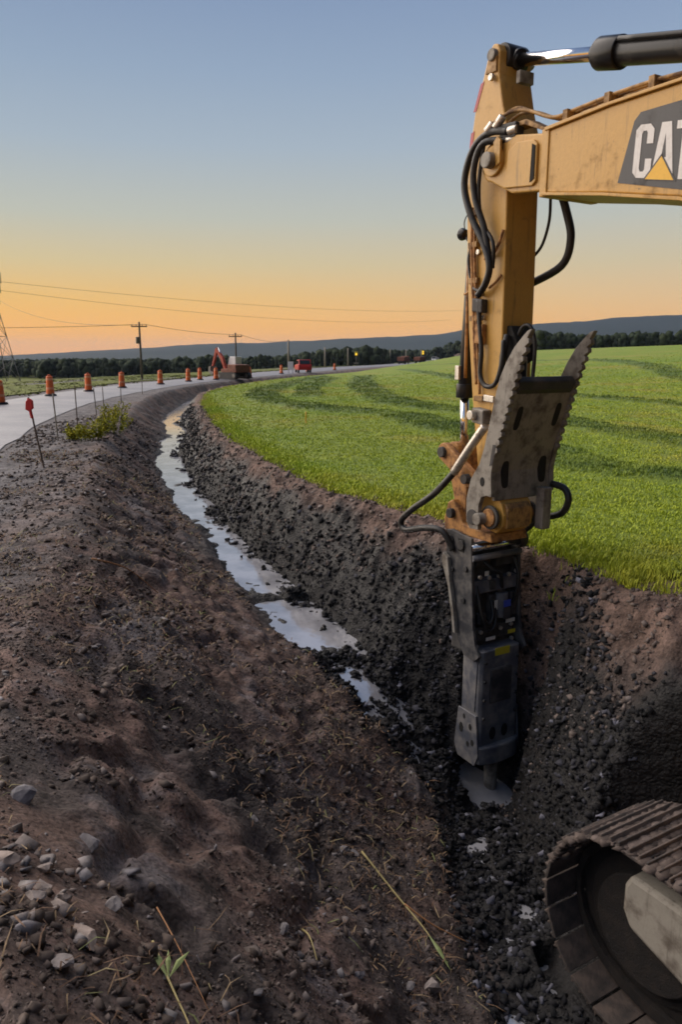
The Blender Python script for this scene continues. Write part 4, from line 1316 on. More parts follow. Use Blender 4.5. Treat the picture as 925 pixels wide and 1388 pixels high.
lower = EB().prism([(-.27, .24), (-.02, .24), (.01, .21), (.01, -.25), (-.02, -.28), (-.27, -.28), (-.30, -.25), (-.30, .21)], -2.02, -.86, 2).build('lower_housing', 'hammer_steel', ham, .012)
sticker('warning_label', .07, -.12, -.925, -.845, .012, 'label_yellow')
for zz in (-.98, -1.18, -1.38, -1.58):
    for nn in (.19, -.23):
        EB().cyl((.008, nn, zz), (.028, nn, zz), .018, seg=6).build('bolt', 'black_steel', lower, .003)
EB().prism([(.008, -1.05), (.022, -1.07), (.022, -1.42), (.008, -1.44)], -.16, .12).build('wear_plate', 'bracket_steel', lower, .006)
for (n0, n1, z0, z1, u0, u1) in ((.22, .12, -.02, .05, -.26, -.15), (-.05, -.30, -.06, .04, -.26, -.17), (.20, .10, -.62, -.50, -.22, -.11), (.02, -.06, -.62, -.34, -.22, -.15),
                                 (-.23, -.31, -.60, -.34, -.24, -.12), (.24, .16, -.42, -.30, -.24, -.13), (.05, -.02, -.28, -.18, -.2, -.12)):
    EB().box((u0, min(n0, n1), z0), (u1, max(n0, n1), z1)).build('fitting_block', 'bracket_steel' if z0 < -.3 else 'black_steel', ham, .012)
for nn, zz in ((.20, -.12), (.08, -.14), (-.05, -.14), (-.18, -.14), (-.28, -.12), (.16, -.70), (-.10, -.70), (-.24, -.68), (.21, -.84), (-.26, -.84)):
    EB().cyl((-.13, nn, zz), (-.10, nn, zz), .022, seg=6).build('bolt', 'fitting', ham, .003)
EB().tube([(-.14, -.26, .02), (-.07, -.27, -.15), (-.08, -.26, -.35), (-.13, -.25, -.46)], .02, 8).build('hose', 'rubber', ham)
EB().tube([(-.16, .12, .02), (-.09, .05, -.06), (-.09, -.05, -.12), (-.14, -.12, -.28)], .02, 8).build('hose', 'rubber', ham)
# rounded lip at the foot of the housing
lip = [(.0, .25)] + [(.01 + .075 * math.sin(t), -.02 + .27 * math.cos(t)) for t in np.linspace(0, math.pi, 11)] + [(.0, -.29), (-.29, -.28), (-.29, .24)]
EB().prism(lip, -2.08, -1.88, 2).build('foot_collar', 'hammer_steel', lower, .02)
EB().prism([(-.35, -1.98), (-.29, -2.10), (-.02, -2.10), (.03, -1.98), (-.02, -1.55), (-.30, -1.55)], .242, .262).build('foot_plate', 'hammer_steel', lower, .006)
EB().prism([(-.35, -1.98), (-.29, -2.10), (-.02, -2.10), (.03, -1.98), (-.02, -1.55), (-.30, -1.55)], -.302, -.282).build('foot_plate', 'hammer_steel', lower, .006)
for nc in (.06, -.10):
    EB().prism([(nc + .042 * math.cos(t), -1.77 + .07 * math.sin(t)) for t in np.linspace(0, 2 * math.pi, 15)[:-1]], .0112, .014, 0).build('slot_shade', 'dark', lower)  # dark ovals on the front face paint the shade of openings
for u0, z0, a, b_ in ((-.24, -1.76, .03, .055), (-.10, -1.70, .022, .035), (-.20, -1.62, .018, .028), (-.06, -1.86, .022, .035), (-.13, -1.90, .02, .03)):
    EB().prism([(u0 + a * math.cos(t), z0 + b_ * math.sin(t)) for t in np.linspace(0, 2 * math.pi, 13)[:-1]], .2625, .266).build('slot_shade', 'dark', lower)  # same painted shade for the openings in the foot plate
EB().prism([(-.16, -1.52), (-.06, -1.52), (-.04, -.95), (-.16, -.95)], .241, .250).build('wear_strip', 'hammer_steel', lower, .004)
EB().cyl((-.12, -.06, -2.05), (-.12, -.06, -2.62), .072, .066, 20).build('chisel', 'steel_grey', ham)

# hoses
hoses = [([(.14, .30, 3.86), (-.10, .31, 3.90), (-.30, .32, 3.80), (-.40, .32, 3.55), (-.31, .31, 3.27), (-.14, .29, 3.0), (-.06, .28, 2.80), (-.12, .27, 2.65), (-.24, .25, 2.56)], .032),
         ([(.10, .27, 3.80), (-.13, .34, 3.82), (-.25, .34, 3.64), (-.24, .32, 3.39), (-.14, .29, 3.13), (-.09, .27, 2.9)], .030),
         ([(-.14, .33, 3.8), (-.21, .31, 3.5), (-.19, .28, 3.2), (-.04, .27, 3.0), (-.05, .25, 2.78)], .018),
         ([(.20, -.24, 3.50), (.30, -.26, 3.25), (.36, -.27, 3.02), (.28, -.26, 2.80), (-.06, -.20, 2.66)], .036),
         ([(.16, -.20, 3.40), (.12, -.24, 3.2), (.07, -.22, 3.0), (-.02, -.2, 2.9)], .014),
         ([(-.23, .25, 2.52), (-.20, .25, 2.30), (-.16, .25, 2.05), (-.165, .25, 1.84), (-.08, .25, 1.74), (.05, .25, 1.77), (.11, .24, 1.95), (.10, .22, 2.15)], .022),
         ([(.10, .18, 2.2), (.10, .22, 2.0), (.09, .22, 1.8)], .03),
         ([(-.42, .32, .89), (-.60, .42, .66), (-.92, .45, .45), (-1.12, .45, .29), (-1.06, .44, .20), (-.74, .42, .28), (-.52, .36, .28), (-.42, .30, .10)], .034),
         ([(.14, -.44, .80), (.28, -.47, .77), (.34, -.47, .66), (.26, -.46, .52), (.02, -.43, .43), (-.1, -.36, .30)], .034),
         ([(-.38, .19, 3.15), (-.45, .2, 2.9), (-.36, .22, 2.66), (-.24, .24, 2.60)], .014)]
for pts, r in hoses:
    EB().tube(pts, r, 10).build('hydraulic_hose', 'rubber', exc)
sl = EB().tube([(-.03, .28, 1.38), (-.19, .31, 1.17), (-.42, .32, .89)], .042, 10).build('hose_sleeve', 'fitting', exc)
for p0, p1 in (((.14, .30, 3.86), (.22, .28, 3.86)), ((.10, .27, 3.80), (.18, .26, 3.80)), ((-.02, .31, 3.92), (.05, .29, 4.0)), ((-.12, .32, 3.91), (-.06, .30, 3.97))):
    EB().cyl(p0, p1, .036, seg=12).build('hose_fitting', 'fitting', exc, .004)
EB().prism([(.02, 3.80), (.22, 3.80), (.22, 3.92), (.02, 3.94)], .20, .30).build('hose_manifold', 'black_steel', exc, .01)

# tracks
TC0, TC1, TR, TZ = 2.78, 6.55, .60, ZB + .645
shoe_mb = MB().box((-.094, -.35, 0), (.094, .35, .022))
for gx_ in (-.075, .0, .072):
    shoe_mb.prism([(gx_ - .012, .02), (gx_ + .012, .02), (gx_ + .006, .052), (gx_ - .006, .052)], -.345, .345)


def make_track(nc, mirror):
    tr = empty('track'); tr.parent = exc
    tr.location = un((0, nc, 0))
    loc = lambda p: (p[0], -p[1], p[2])
    L = TC1 - TC0
    per = 2 * L + 2 * math.pi * TR
    N = 56
    first = None
    for i in range(N):
        s = per * i / N
        if s < L:                                   # top run, front to back
            p, a = (TC0 + s, TZ + TR - (.05 * math.sin(math.pi * s / L))), 0
        elif s < L + math.pi * TR:
            t = (s - L) / TR; p, a = (TC1 + TR * math.sin(t), TZ + TR * math.cos(t)), t
        elif s < 2 * L + math.pi * TR:
            q = s - L - math.pi * TR; p, a = (TC1 - q, TZ - TR), math.pi
        else:
            t = (s - 2 * L - math.pi * TR) / TR; p, a = (TC0 - TR * math.sin(t), TZ - TR * math.cos(t)), math.pi + t
        if first is None:
            o = shoe_mb.build('track_shoe', 'track_mud', tr, .004); first = o
        else:
            o = first.copy(); C.objects.link(o); o.parent = tr
        o.location = (p[0], 0, p[1]); o.rotation_euler = (0, a + random.uniform(-.02, .02), 0)
        o.scale.y = random.uniform(.985, 1.015)
    s_ = mirror
    # chain under the shoes
    ch = MB()
    for sy in (-.10, .10):
        path = [(TC0 + L * k / 8, TZ + TR - .04) for k in range(9)] + [(TC1 + (TR - .04) * math.sin(t), TZ + (TR - .04) * math.cos(t)) for t in np.linspace(0, math.pi, 12)] + \
               [(TC1 - L * k / 8, TZ - TR + .04) for k in range(9)] + [(TC0 - (TR - .04) * math.sin(t), TZ - (TR - .04) * math.cos(t)) for t in np.linspace(0, math.pi, 12)]
        m = len(path); inner = [((x - (TC0 + TC1) / 2) * .985 + (TC0 + TC1) / 2, (z - TZ) * .86 + TZ) for x, z in path]
        vs = [(x, sy - .02, z) for x, z in path] + [(x, sy + .02, z) for x, z in path] + [(x, sy - .02, z) for x, z in inner] + [(x, sy + .02, z) for x, z in inner]
        fs = []
        for i in range(m):
            j = (i + 1) % m
            fs += [(i, j, m + j, m + i), (2 * m + i, 3 * m + i, 3 * m + j, 2 * m + j), (i, 2 * m + i, 2 * m + j, j), (m + i, m + j, 3 * m + j, 3 * m + i)]
        ch._add(vs, fs)
    ch.build('chain', 'loop_shade', tr)
    MB().cyl((TC0 + .02, -.09, TZ), (TC0 + .02, .09, TZ), .46, seg=32).cyl((TC0 + .02, -.16, TZ), (TC0 + .02, .16, TZ), .36, seg=32).build('idler', 'loop_shade', tr, .01)  # chain and idler carry the same painted loop shade
    MB().cyl((TC1, -.07, TZ), (TC1, .07, TZ), .44, seg=22).cyl((TC1, -.2, TZ), (TC1, .2, TZ), .28, seg=24).build('sprocket', 'black_steel', tr, .01)
    fr = [(2.74, TZ + .41), (2.70, TZ + .33), (2.70, TZ + .16), (2.76, TZ + .06), (3.2, TZ - .06), (3.6, TZ - .20), (6.0, TZ - .20), (6.2, TZ), (6.1, TZ + .3), (3.4, TZ + .42)]
    MB().prism(fr, -.26, .26).build('track_frame', 'pale_frame', tr, .03)
    MB().prism([(TC0 - (TR - .075) * math.sin(t), TZ - (TR - .075) * math.cos(t)) for t in np.linspace(0, math.pi, 15)] + [(TC1 + (TR - .075) * math.sin(t), TZ + (TR - .075) * math.cos(t)) for t in np.linspace(0, math.pi, 15)], -.07, .07).build('loop_shade', 'loop_shade', tr)  # filler added so that the inside of the loop reads black
    for k in range(7):
        MB().cyl((3.35 + .43 * k, -.2, TZ - .36), (3.35 + .43 * k, .2, TZ - .36), .12, seg=16).build('roller', 'black_steel', tr, .01)
    return tr


tl = make_track(1.15, -1)
tr_ = make_track(-1.15, 1)
# mud caked on the front of the left track
n = 2200
mu = np.where(rng.uniform(0, 1, n) < .75, rng.uniform(2.5, 4.2, n), rng.uniform(2.2, 2.6, n))
mn = rng.uniform(-.34, .34, n)
mz = np.where(mu > TC0, TZ + TR, TZ + np.sqrt(np.maximum(TR ** 2 - (TC0 - mu) ** 2, 0))) + .018
sz = sizes(n, .008, .04, 1.8)
V = ICO_V[None] * (1 + rng.uniform(-.35, .35, (n, 12, 1))) * (sz[:, None, None] * np.array([1.3, 1.8, .5]))
V = V + np.stack([mu, mn, mz], 1)[:, None, :]
mud = mesh_np('caked_mud', V.reshape(-1, 3), (ICO_F[None] + 12 * np.arange(n)[:, None, None]).reshape(-1, 3), M['gravel'], tl, {'tint': np.repeat(rng.uniform(.0, .6, n), 12)})
mud['kind'] = 'stuff'

# undercarriage and upper body (stand outside the picture, to the right)
EB().box((3.4, -.95, ZB + .42), (5.8, .95, ZB + .95)).cyl((4.6, 0, ZB + .95), (4.6, 0, ZB + 1.12), .75, seg=32).build('undercarriage', 'black_steel', exc, .03)
deck = EB().prism([(3.3, ZB + 1.14), (7.2, ZB + 1.14), (7.4, ZB + 1.4), (7.4, ZB + 2.35), (5.4, ZB + 2.35), (5.2, ZB + 1.75), (3.3, ZB + 1.65)], -1.45, 1.45).build('upper_body', 'yellow', exc, .04)
EB().prism([(7.35, ZB + 1.2), (7.8, ZB + 1.25), (8.0, ZB + 1.6), (7.9, ZB + 2.4), (7.35, ZB + 2.45)], -1.45, 1.45).build('counterweight', 'yellow', exc, .08)
cab = EB().prism([(3.35, ZB + 1.66), (5.15, ZB + 1.7), (5.15, ZB + 3.1), (4.9, ZB + 3.2), (3.75, ZB + 3.2), (3.35, ZB + 2.5)], .50, 1.44).build('cab', 'cyl_black', exc, .05)
for pr in ([(3.47, ZB + 2.05), (4.1, ZB + 2.05), (4.1, ZB + 3.02), (3.8, ZB + 3.02), (3.47, ZB + 2.5)], [(4.2, ZB + 2.05), (5.0, ZB + 2.05), (5.0, ZB + 3.02), (4.2, ZB + 3.02)]):
    EB().prism(pr, 1.441, 1.446).build('window', 'glass', cab)
for nn in (.48, -.48):
    lc = EB().cyl((3.35, nn, ZB + 1.35), (3.28, nn, ZB + 3.2), .11, seg=20).build('lift_cylinder', 'cyl_black', exc, .01)
    EB().cyl((3.28, nn, ZB + 3.15), (3.22, nn, ZB + 4.15), .065, seg=18).build('rod', 'chrome', lc)
EB().cyl((3.22, -.55, ZB + 4.15), (3.22, .55, ZB + 4.15), .07).build('lift_pin', 'steel_grey', exc, .006)

# ------------------------------------------------------------------ roadside drums
def drum(x, y, label, rz=0.0):
    z = .02 + .04
    root = empty('traffic_drum', (x, y, z), rz)
    tag(root, label, 'traffic drum', 'orange drums along the road')
    MB().cyl((0, 0, 0), (0, 0, .10), .32, .28, 20).build('rubber_base', 'rubber', root, .01)
    m = MB()
    rs = [(.10, .205), (.30, .20), (.31, .19), (.52, .185), (.53, .178), (.75, .174), (.76, .167), (.97, .16), (1.0, .13)]
    for (z0, r0), (z1, r1) in zip(rs[:-1], rs[1:]):
        m.cyl((0, 0, z0), (0, 0, z1), r0, r1, 20, False)
    m.cyl((0, 0, .995), (0, 0, 1.0), .13, .12, 20)
    m.build('body', 'orange', root)
    for z0, r0 in ((.335, .1925), (.56, .1805), (.80, .1695)):
        MB().cyl((0, 0, z0), (0, 0, z0 + .10), r0, r0 - .002, 20, False).build('reflective_band', 'reflect_white' if z0 != .56 else 'orange', root)
    MB().tube([(-.09, 0, 1.0), (-.05, 0, 1.06), (.05, 0, 1.06), (.09, 0, 1.0)], .015, 6).build('handle', 'orange', root)


DR = [(-14.4, 31.5, 'orange traffic drum cut off by the left edge of the picture'), (-15.05, 38.7, 'orange traffic drum directly above the pale survey stake'),
      (-14.75, 43.7, 'orange traffic drum third from the left along the road'), (-14.3, 48.9, 'orange traffic drum fourth from the left, before the wooded valley'),
      (-13.35, 55.4, 'orange traffic drum just right of the tall utility pole'), (-12.65, 62.1, 'orange traffic drum sixth from the left, one of a close pair'),
      (-12.45, 66.2, 'small orange traffic drum right of the close pair'), (-11.25, 67.5, 'orange traffic drum touching the left side of the red excavator'),
      (-8.75, 72.0, 'orange traffic drum at the right side of the red excavator'), (-7.3, 92.0, 'small orange drum left of the red car'),
      (-4.6, 103.0, 'small orange drum right of the red car'), (-1.0, 118.0, 'far orange drum right of the utility pole behind the red car')]
for x, y, l in DR:
    drum(x, y, l, random.uniform(0, 6))


# ------------------------------------------------------------------ survey stakes
def stake(x, y, h, r, mat, label, lean=(0, 0), flag=None):
    z = hz(x, y) - .12
    root = empty('survey_stake', (x, y, z))
    tag(root, label, 'stake')
    a = (0, 0, 0); b_ = (lean[0], lean[1], h + .12)
    MB().tube([a, (lean[0] * .5 + .004, lean[1] * .5, h * .5), b_], r, 6, 3).build('shaft', mat, root)
    if flag == 'red':
        q = MB()
        q.tube([(lean[0] * .78, 0, h * .80), (lean[0] * .9, 0, h * .9), (lean[0], 0, h + .10)], r * 1.7, 8, 3)
        q.build('painted_top', 'stake_red', root)
        q = MB()
        c0 = Vector((lean[0] * .97, 0, h * 1.0))
        q.prism([(c0.x - .07, c0.z - .10), (c0.x - .01, c0.z - .13), (c0.x + .075, c0.z - .08), (c0.x + .07, c0.z + .06), (c0.x + .02, c0.z + .10), (c0.x - .05, c0.z + .05)], -.03, .035)
        q.build('ribbon', 'stake_red', root, .012)
    return root


stake(-5.46, 13.5, 1.28, .017, 'wood', 'leaning dark survey stake topped with red flagging ribbon', (-.20, 0), 'red')
stake(-6.9, 18.0, 1.15, .018, 'pale_wood', 'pale grey survey stake right of the red flagged one', (-.05, 0))
stake(-7.83, 22.0, 1.20, .017, 'wood', 'dark upright survey stake behind the pale one', (.0, 0))
stake(-8.75, 26.6, .95, .017, 'wood', 'short dark survey stake left of the yellow weeds', (-.05, 0))
stake(-9.6, 30.1, .85, .018, 'wood', 'thin survey stake just behind the yellow weeds', (.0, 0))
stake(-10.1, 34.2, .95, .02, 'wood', 'faint survey stake farther along the road edge, above the ditch', (.03, 0))
stake(-10.9, 41.0, .9, .022, 'pale_wood', 'farthest survey stake where the ditch bends', (.0, 0))
stake(-1.05, 22.2, .42, .02, 'stake_yellow', 'small yellow stake standing alone in the hay field', (.0, 0))


# ------------------------------------------------------------------ weeds on the road shoulder
def weed(x, y, h, w, label):
    z = hz(x, y)
    root = empty('weed_clump', (x, y, z))
    tag(root, label, 'weeds', 'yellow weeds on the shoulder')
    V, T_ = [], []
    st = MB()
    for i in range(26):
        a, rr = random.uniform(0, 6.28), w * random.random() ** .6
        bx, by = rr * math.cos(a) * .5, rr * math.sin(a) * .5
        tx, ty, th_ = rr * math.cos(a), rr * math.sin(a), h * random.uniform(.55, 1.1)
        st.tube([(bx, by, -.03), ((bx + tx) / 2, (by + ty) / 2, th_ * .55), (tx, ty, th_)], .006, 4, 2)
        for k in range(30):
            t = random.uniform(.15, 1.05)
            c = Vector((bx + (tx - bx) * t, by + (ty - by) * t, th_ * t))
            d = Vector((random.uniform(-1, 1), random.uniform(-1, 1), random.uniform(-.2, .9))).normalized() * random.uniform(.05, .12)
            s_ = d.cross(Vector((random.uniform(-1, 1), random.uniform(-1, 1), 1))).normalized() * random.uniform(.012, .028)
            V += [c, c + d * .5 + s_, c + d, c + d * .5 - s_]
            T_ += [random.random() * (.4 + .6 * t)] * 4
    st.build('stems', 'green_stalk', root)
    mesh_np('leaves', np.array([tuple(v) for v in V]), np.arange(len(V)).reshape(-1, 4), M['weed'], root, {'tint': np.clip(np.array(T_), 0, 1)})


weed(-6.05, 17.9, .42, .5, 'nearest yellow green weed clump beside the pale survey stake')
weed(-6.1, 19.8, .55, .6, 'largest yellow green weed clump in the middle of the shoulder row')
weed(-7.2, 23.6, .55, .55, 'farthest yellow green weed clump of the shoulder row')
weed(-6.6, 18.3, .3, .3, 'low sparse weed clump at the foot of the pale survey stake')


# ------------------------------------------------------------------ stones and stalks one can pick out
def stone(x, y, s, label, tint, flat=.6, rz=0.0):
    z = hz(x, y)
    s *= 1.3
    bm = bmesh.new()
    bmesh.ops.create_icosphere(bm, subdivisions=2, radius=1)
    sd_ = random.uniform(0, 99)
    cuts = [Vector((random.uniform(-1, 1), random.uniform(-1, 1), random.uniform(-1, 1))).normalized() for _ in range(7)]
    for v in bm.verts:
        for c in cuts:
            d = v.co.dot(c)
            if d > .5: v.co -= c * (d - .5)
        v.co += Vector((random.uniform(-.05, .05), random.uniform(-.05, .05), random.uniform(-.05, .05)))
        v.co = Vector((v.co.x * s, v.co.y * s * .75, v.co.z * s * flat))
    me = bpy.data.meshes.new('stone'); bm.to_mesh(me); bm.free()
    a = me.attributes.new('tint', 'FLOAT', 'POINT'); a.data.foreach_set('value', [tint] * len(me.vertices))
    me.materials.append(M['stone'])
    o = bpy.data.objects.new('stone', me); C.objects.link(o)
    o.location = (x, y, z + s * flat * .30); o.rotation_euler = (random.uniform(-.2, .2), random.uniform(-.2, .2), rz)
    tag(o, label, 'stone', 'single stones on the left bank')


ST = [(-1.42, 2.98, .058, 'pale grey angular stone at the left edge, highest of the rock pile', .1, .75), (-1.10, 2.88, .052, 'dull violet grey stone right of the pale angular one', .15, .6),
      (-1.20, 2.32, .055, 'broad tan stone at the left edge in the rock pile', 1.0, .5), (-1.10, 2.42, .034, 'small pinkish stone above the cluster in the rock pile', .8, .6),
      (-1.05, 2.26, .040, 'brownish stone in the middle of the rock pile', .8, .6), (-1.03, 2.16, .036, 'lowest tan stone of the rock pile cluster', .75, .6), (-.96, 2.24, .03, 'right hand tan stone of the rock pile cluster', .9, .6),
      (-.84, 2.06, .060, 'flat reddish slab with a dark crack beside it below the rock pile', 1.0, .3), (-.84, 1.88, .040, 'flat grey stone near the bottom left below the slab', .6, .4),
      (-.52, 1.86, .030, 'small pale oval stone near the bottom edge', .7, .45), (-.86, 2.42, .035, 'greyish stone right of the rock pile', .5, .5),
      (-.60, 2.60, .028, 'small grey stone beside the orange dry stem', .3, .5),
      (.01, 4.93, .042, 'left of two pale grey stones side by side on the bank', .35, .5), (.11, 5.02, .036, 'right of two pale grey stones side by side on the bank', .3, .5),
      (.58, 3.95, .062, 'upright pinkish stone low on the bank near the track', .7, .9), (.42, 3.84, .045, 'round grey stone left of the upright pinkish stone', .4, .7),
      (-.06, 3.2, .04, 'violet grey stone at the tip of the yellow stalk', .05, .5), (.10, 3.5, .036, 'small violet stone uphill of the upright pinkish stone', .05, .5),
      (-.58, 4.45, .035, 'lone grey stone in the middle of the bank', .3, .5), (-.30, 3.35, .038, 'grey stone half sunk in the middle foreground', .3, .5)]
for x, y, s, l, t, f in ST:
    stone(x, y, s, l, t, f, random.uniform(0, 6))


def stalk(pts, r, mat, label, leaf=None):
    P = [(x, y, hz(x, y) + dz) for x, y, dz in pts]
    root = empty('grass_stalk', P[0])
    tag(root, label, 'stalk')
    o = Vector(P[0])
    Q = [Vector(p) - o for p in P]
    MB().tube(Q, r, 6, 4, r * .35).build('stem', mat, root)
    if leaf:
        for i, (k, d, ln, w) in enumerate(leaf):
            c = Q[k]
            d = Vector(d).normalized()
            s_ = d.cross(Vector((0, 0, 1))).normalized() * w
            mid = c + d * ln * .5 + Vector((0, 0, .012))
            MB()._add([c, mid + s_, c + d * ln, mid - s_, mid + Vector((0, 0, .006))], [(0, 4, 1), (1, 4, 2), (2, 4, 3), (3, 4, 0)]).build('leaf', 'green_stalk', root)


stalk([(-.70, 2.36, .03), (-.60, 2.18, .035), (-.50, 2.02, .03), (-.455, 1.93, .02)], .0055, 'yellow_stalk', 'yellow green reed with leaves lying in the left foreground',
      [(1, (-.6, .8, .1), .16, .012), (1, (.5, .75, .3), .11, .013), (1, (-.2, .9, .1), .12, .010)])
stalk([(-.78, 2.72, .03), (-.62, 2.42, .04), (-.46, 2.16, .025)], .0036, 'orange_stalk', 'thin orange dry stem crossing behind the reed')
stalk([(.16, 5.05, .04), (.42, 4.72, .05), (.60, 4.45, .05), (.72, 4.22, .03)], .009, 'yellow_stalk', 'yellow straw stalk on the bank below the hammer',
      [(2, (.4, -.8, -.2), .30, .016)])
stalk([(.46, 4.66, .05), (.66, 4.58, .06), (.92, 4.56, .05)], .008, 'orange_stalk', 'orange dry stem branching right from the straw stalk')
stalk([(-.22, 3.62, .03), (-.16, 3.42, .035), (-.09, 3.22, .02)], .006, 'yellow_stalk', 'short yellow stalk above the violet grey stone')
stalk([(-.24, 1.98, .03), (-.20, 1.84, .03), (-.14, 1.72, .02)], .006, 'green_stalk', 'green reed blade at the bottom edge of the picture',
      [(0, (-.5, .8, .2), .14, .012), (1, (.5, .6, .1), .10, .010)])
stalk([(.72, 3.72, .03), (.78, 3.58, .03), (.81, 3.5, .02)], .006, 'green_stalk', 'short pale green blade low on the bank near the bottom')
stalk([(-2.62, 7.5, .03), (-2.3, 7.65, .05), (-2.02, 7.8, .04)], .012, 'orange_stalk', 'brown broken branch on the shoulder at the left')


# ------------------------------------------------------------------ utility poles, tower, wires
def pole(x, y, top, label, arm=True, trafo=False):
    z = hz(x, y) - .3
    root = empty('utility_pole', (x, y, z))
    tag(root, label, 'utility pole', 'utility poles along the road')
    h = top - z
    MB().cyl((0, 0, 0), (0, 0, h), *((.20, .13) if arm else (.30, .22)), 10).build('shaft', 'pole_wood' if arm else 'pale_wood', root)
    if arm:
        a = MB().box((-1.2, -.16, h - .75), (1.2, -.04, h - .58)).build('crossarm', 'pole_wood', root)
        for xx in (-1.1, -.45, .45, 1.1):
            MB().cyl((xx, -.1, h - .58), (xx, -.1, h - .32), .07, .04, 8).build('insulator', 'galv', a)
    if trafo:
        MB().cyl((-.35, 0, h - 3.2), (-.35, 0, h - 2.2), .28, seg=14).build('transformer', 'galv', root, .03)
    return z + h


PL = [(-30.5, 115, 7.25, 'tallest utility pole with crossarm and transformer, left of the red excavator', True, True),
      (-19.2, 138, 6.4, 'utility pole with crossarm standing right behind the red excavator', True, False),
      (-13.2, 190, 6.3, 'bare utility pole left of the red car', False, False),
      (-5.1, 240, 5.2, 'bare utility pole right of the red car', False, False),
      (2.6, 280, 5.4, 'bare utility pole left of the nearer amber signal', False, False),
      (10.1, 310, 5.4, 'bare utility pole right of the nearer amber signal', False, False),
      (16.8, 325, 5.4, 'bare utility pole left of the brownish dump truck', False, False),
      (22.5, 345, 5.6, 'bare utility pole behind the brownish dump truck', False, False),
      (31, 360, 5.8, 'bare utility pole left of the farther amber signal', False, False),
      (42, 395, 6.0, 'farthest bare utility pole right of the farther amber signal', False, False)]
tops = [pole(*p) for p in PL]

tw = empty('transmission_tower', (-114.5, 250, hz(-114.5, 250)))
tag(tw, 'steel lattice transmission tower at the left edge of the picture', 'tower')
zb0 = hz(-114.5, 250)
HT = 29.5 - zb0
sect = [(0, 5.4), (.22, 4.1), (.42, 3.0), (.60, 2.0), (.75, 1.3), (.87, .9), (1.0, .35)]
cs = [(1, 1), (1, -1), (-1, -1), (-1, 1)]
for sx, sy in cs:
    m = MB()
    for (h0, w0), (h1, w1) in zip(sect[:-1], sect[1:]):
        m.cyl((sx * w0, sy * w0, h0 * HT), (sx * w1, sy * w1, h1 * HT), .13, seg=6)
    m.build('leg', 'galv', tw)
for i, ((h0, w0), (h1, w1)) in enumerate(zip(sect[:-1], sect[1:])):
    m = MB()
    for k in range(4):
        a, b_ = cs[k], cs[(k + 1) % 4]
        m.cyl((a[0] * w0, a[1] * w0, h0 * HT), (b_[0] * w1, b_[1] * w1, h1 * HT), .075, seg=5)
        m.cyl((b_[0] * w0, b_[1] * w0, h0 * HT), (a[0] * w1, a[1] * w1, h1 * HT), .075, seg=5)
        m.cyl((a[0] * w1, a[1] * w1, h1 * HT), (b_[0] * w1, b_[1] * w1, h1 * HT), .07, seg=5)
    m.build('bracing', 'galv', tw)
for hh, ww in ((.80, 3.0), (.90, 3.6), (.985, 4.0)):
    m = MB()
    for s_ in (-1, 1):
        m.cyl((0, 0, HT * hh + .5), (s_ * ww, 0, HT * hh), .09, seg=5)
        m.cyl((0, 0, HT * hh - .5), (s_ * ww, 0, HT * hh), .09, seg=5)
    am = m.build('crossarm', 'galv', tw)
    for s_ in (-1, 1):
        MB().cyl((s_ * ww, 0, HT * hh), (s_ * ww, 0, HT * hh - 3.4), .14, seg=6).build('insulator', 'galv', am)


def wire(p0, p1, sag, label, r=.05):
    a, b_ = Vector(p0), Vector(p1)
    pts = []
    for i in range(15):
        t = i / 14
        p = a.lerp(b_, t); p.z -= sag * 4 * t * (1 - t)
        pts.append(p - a)
    o = MB().tube(pts, r, 5, 1).build('power_line', 'wire')
    o.location = a
    tag(o, label, 'power line')


zt = zb0 + HT
wire((-110.5, 250, zt * .985 - 3.0), (95, 560, 36), 4, 'topmost power line running right from the lattice tower', .05)
wire((-110.9, 250, zt * .90 - 3.2), (80, 560, 29), 5, 'middle power line running right from the lattice tower', .05)
wire((-111.5, 250, zt * .80 - 3.4), (-29.6, 115.0, tops[0] - .35), 2.5, 'power line sloping from the lattice tower to the tallest utility pole', .035)
wire((-30.5 - 60, 95, tops[0] - .2), (-31.4, 115, tops[0] - .4), .9, 'low power line ending at the tallest utility pole', .03)
wire((-29.6, 115, tops[0] - .35), (-18.2, 138, tops[1] - .35), .35, 'short power line between the two poles with crossarms', .03)
wire((-18.2, 138, tops[1] - .35), (-13.2, 190, tops[2] - .1), .7, 'power line right of the pole behind the red excavator', .03)

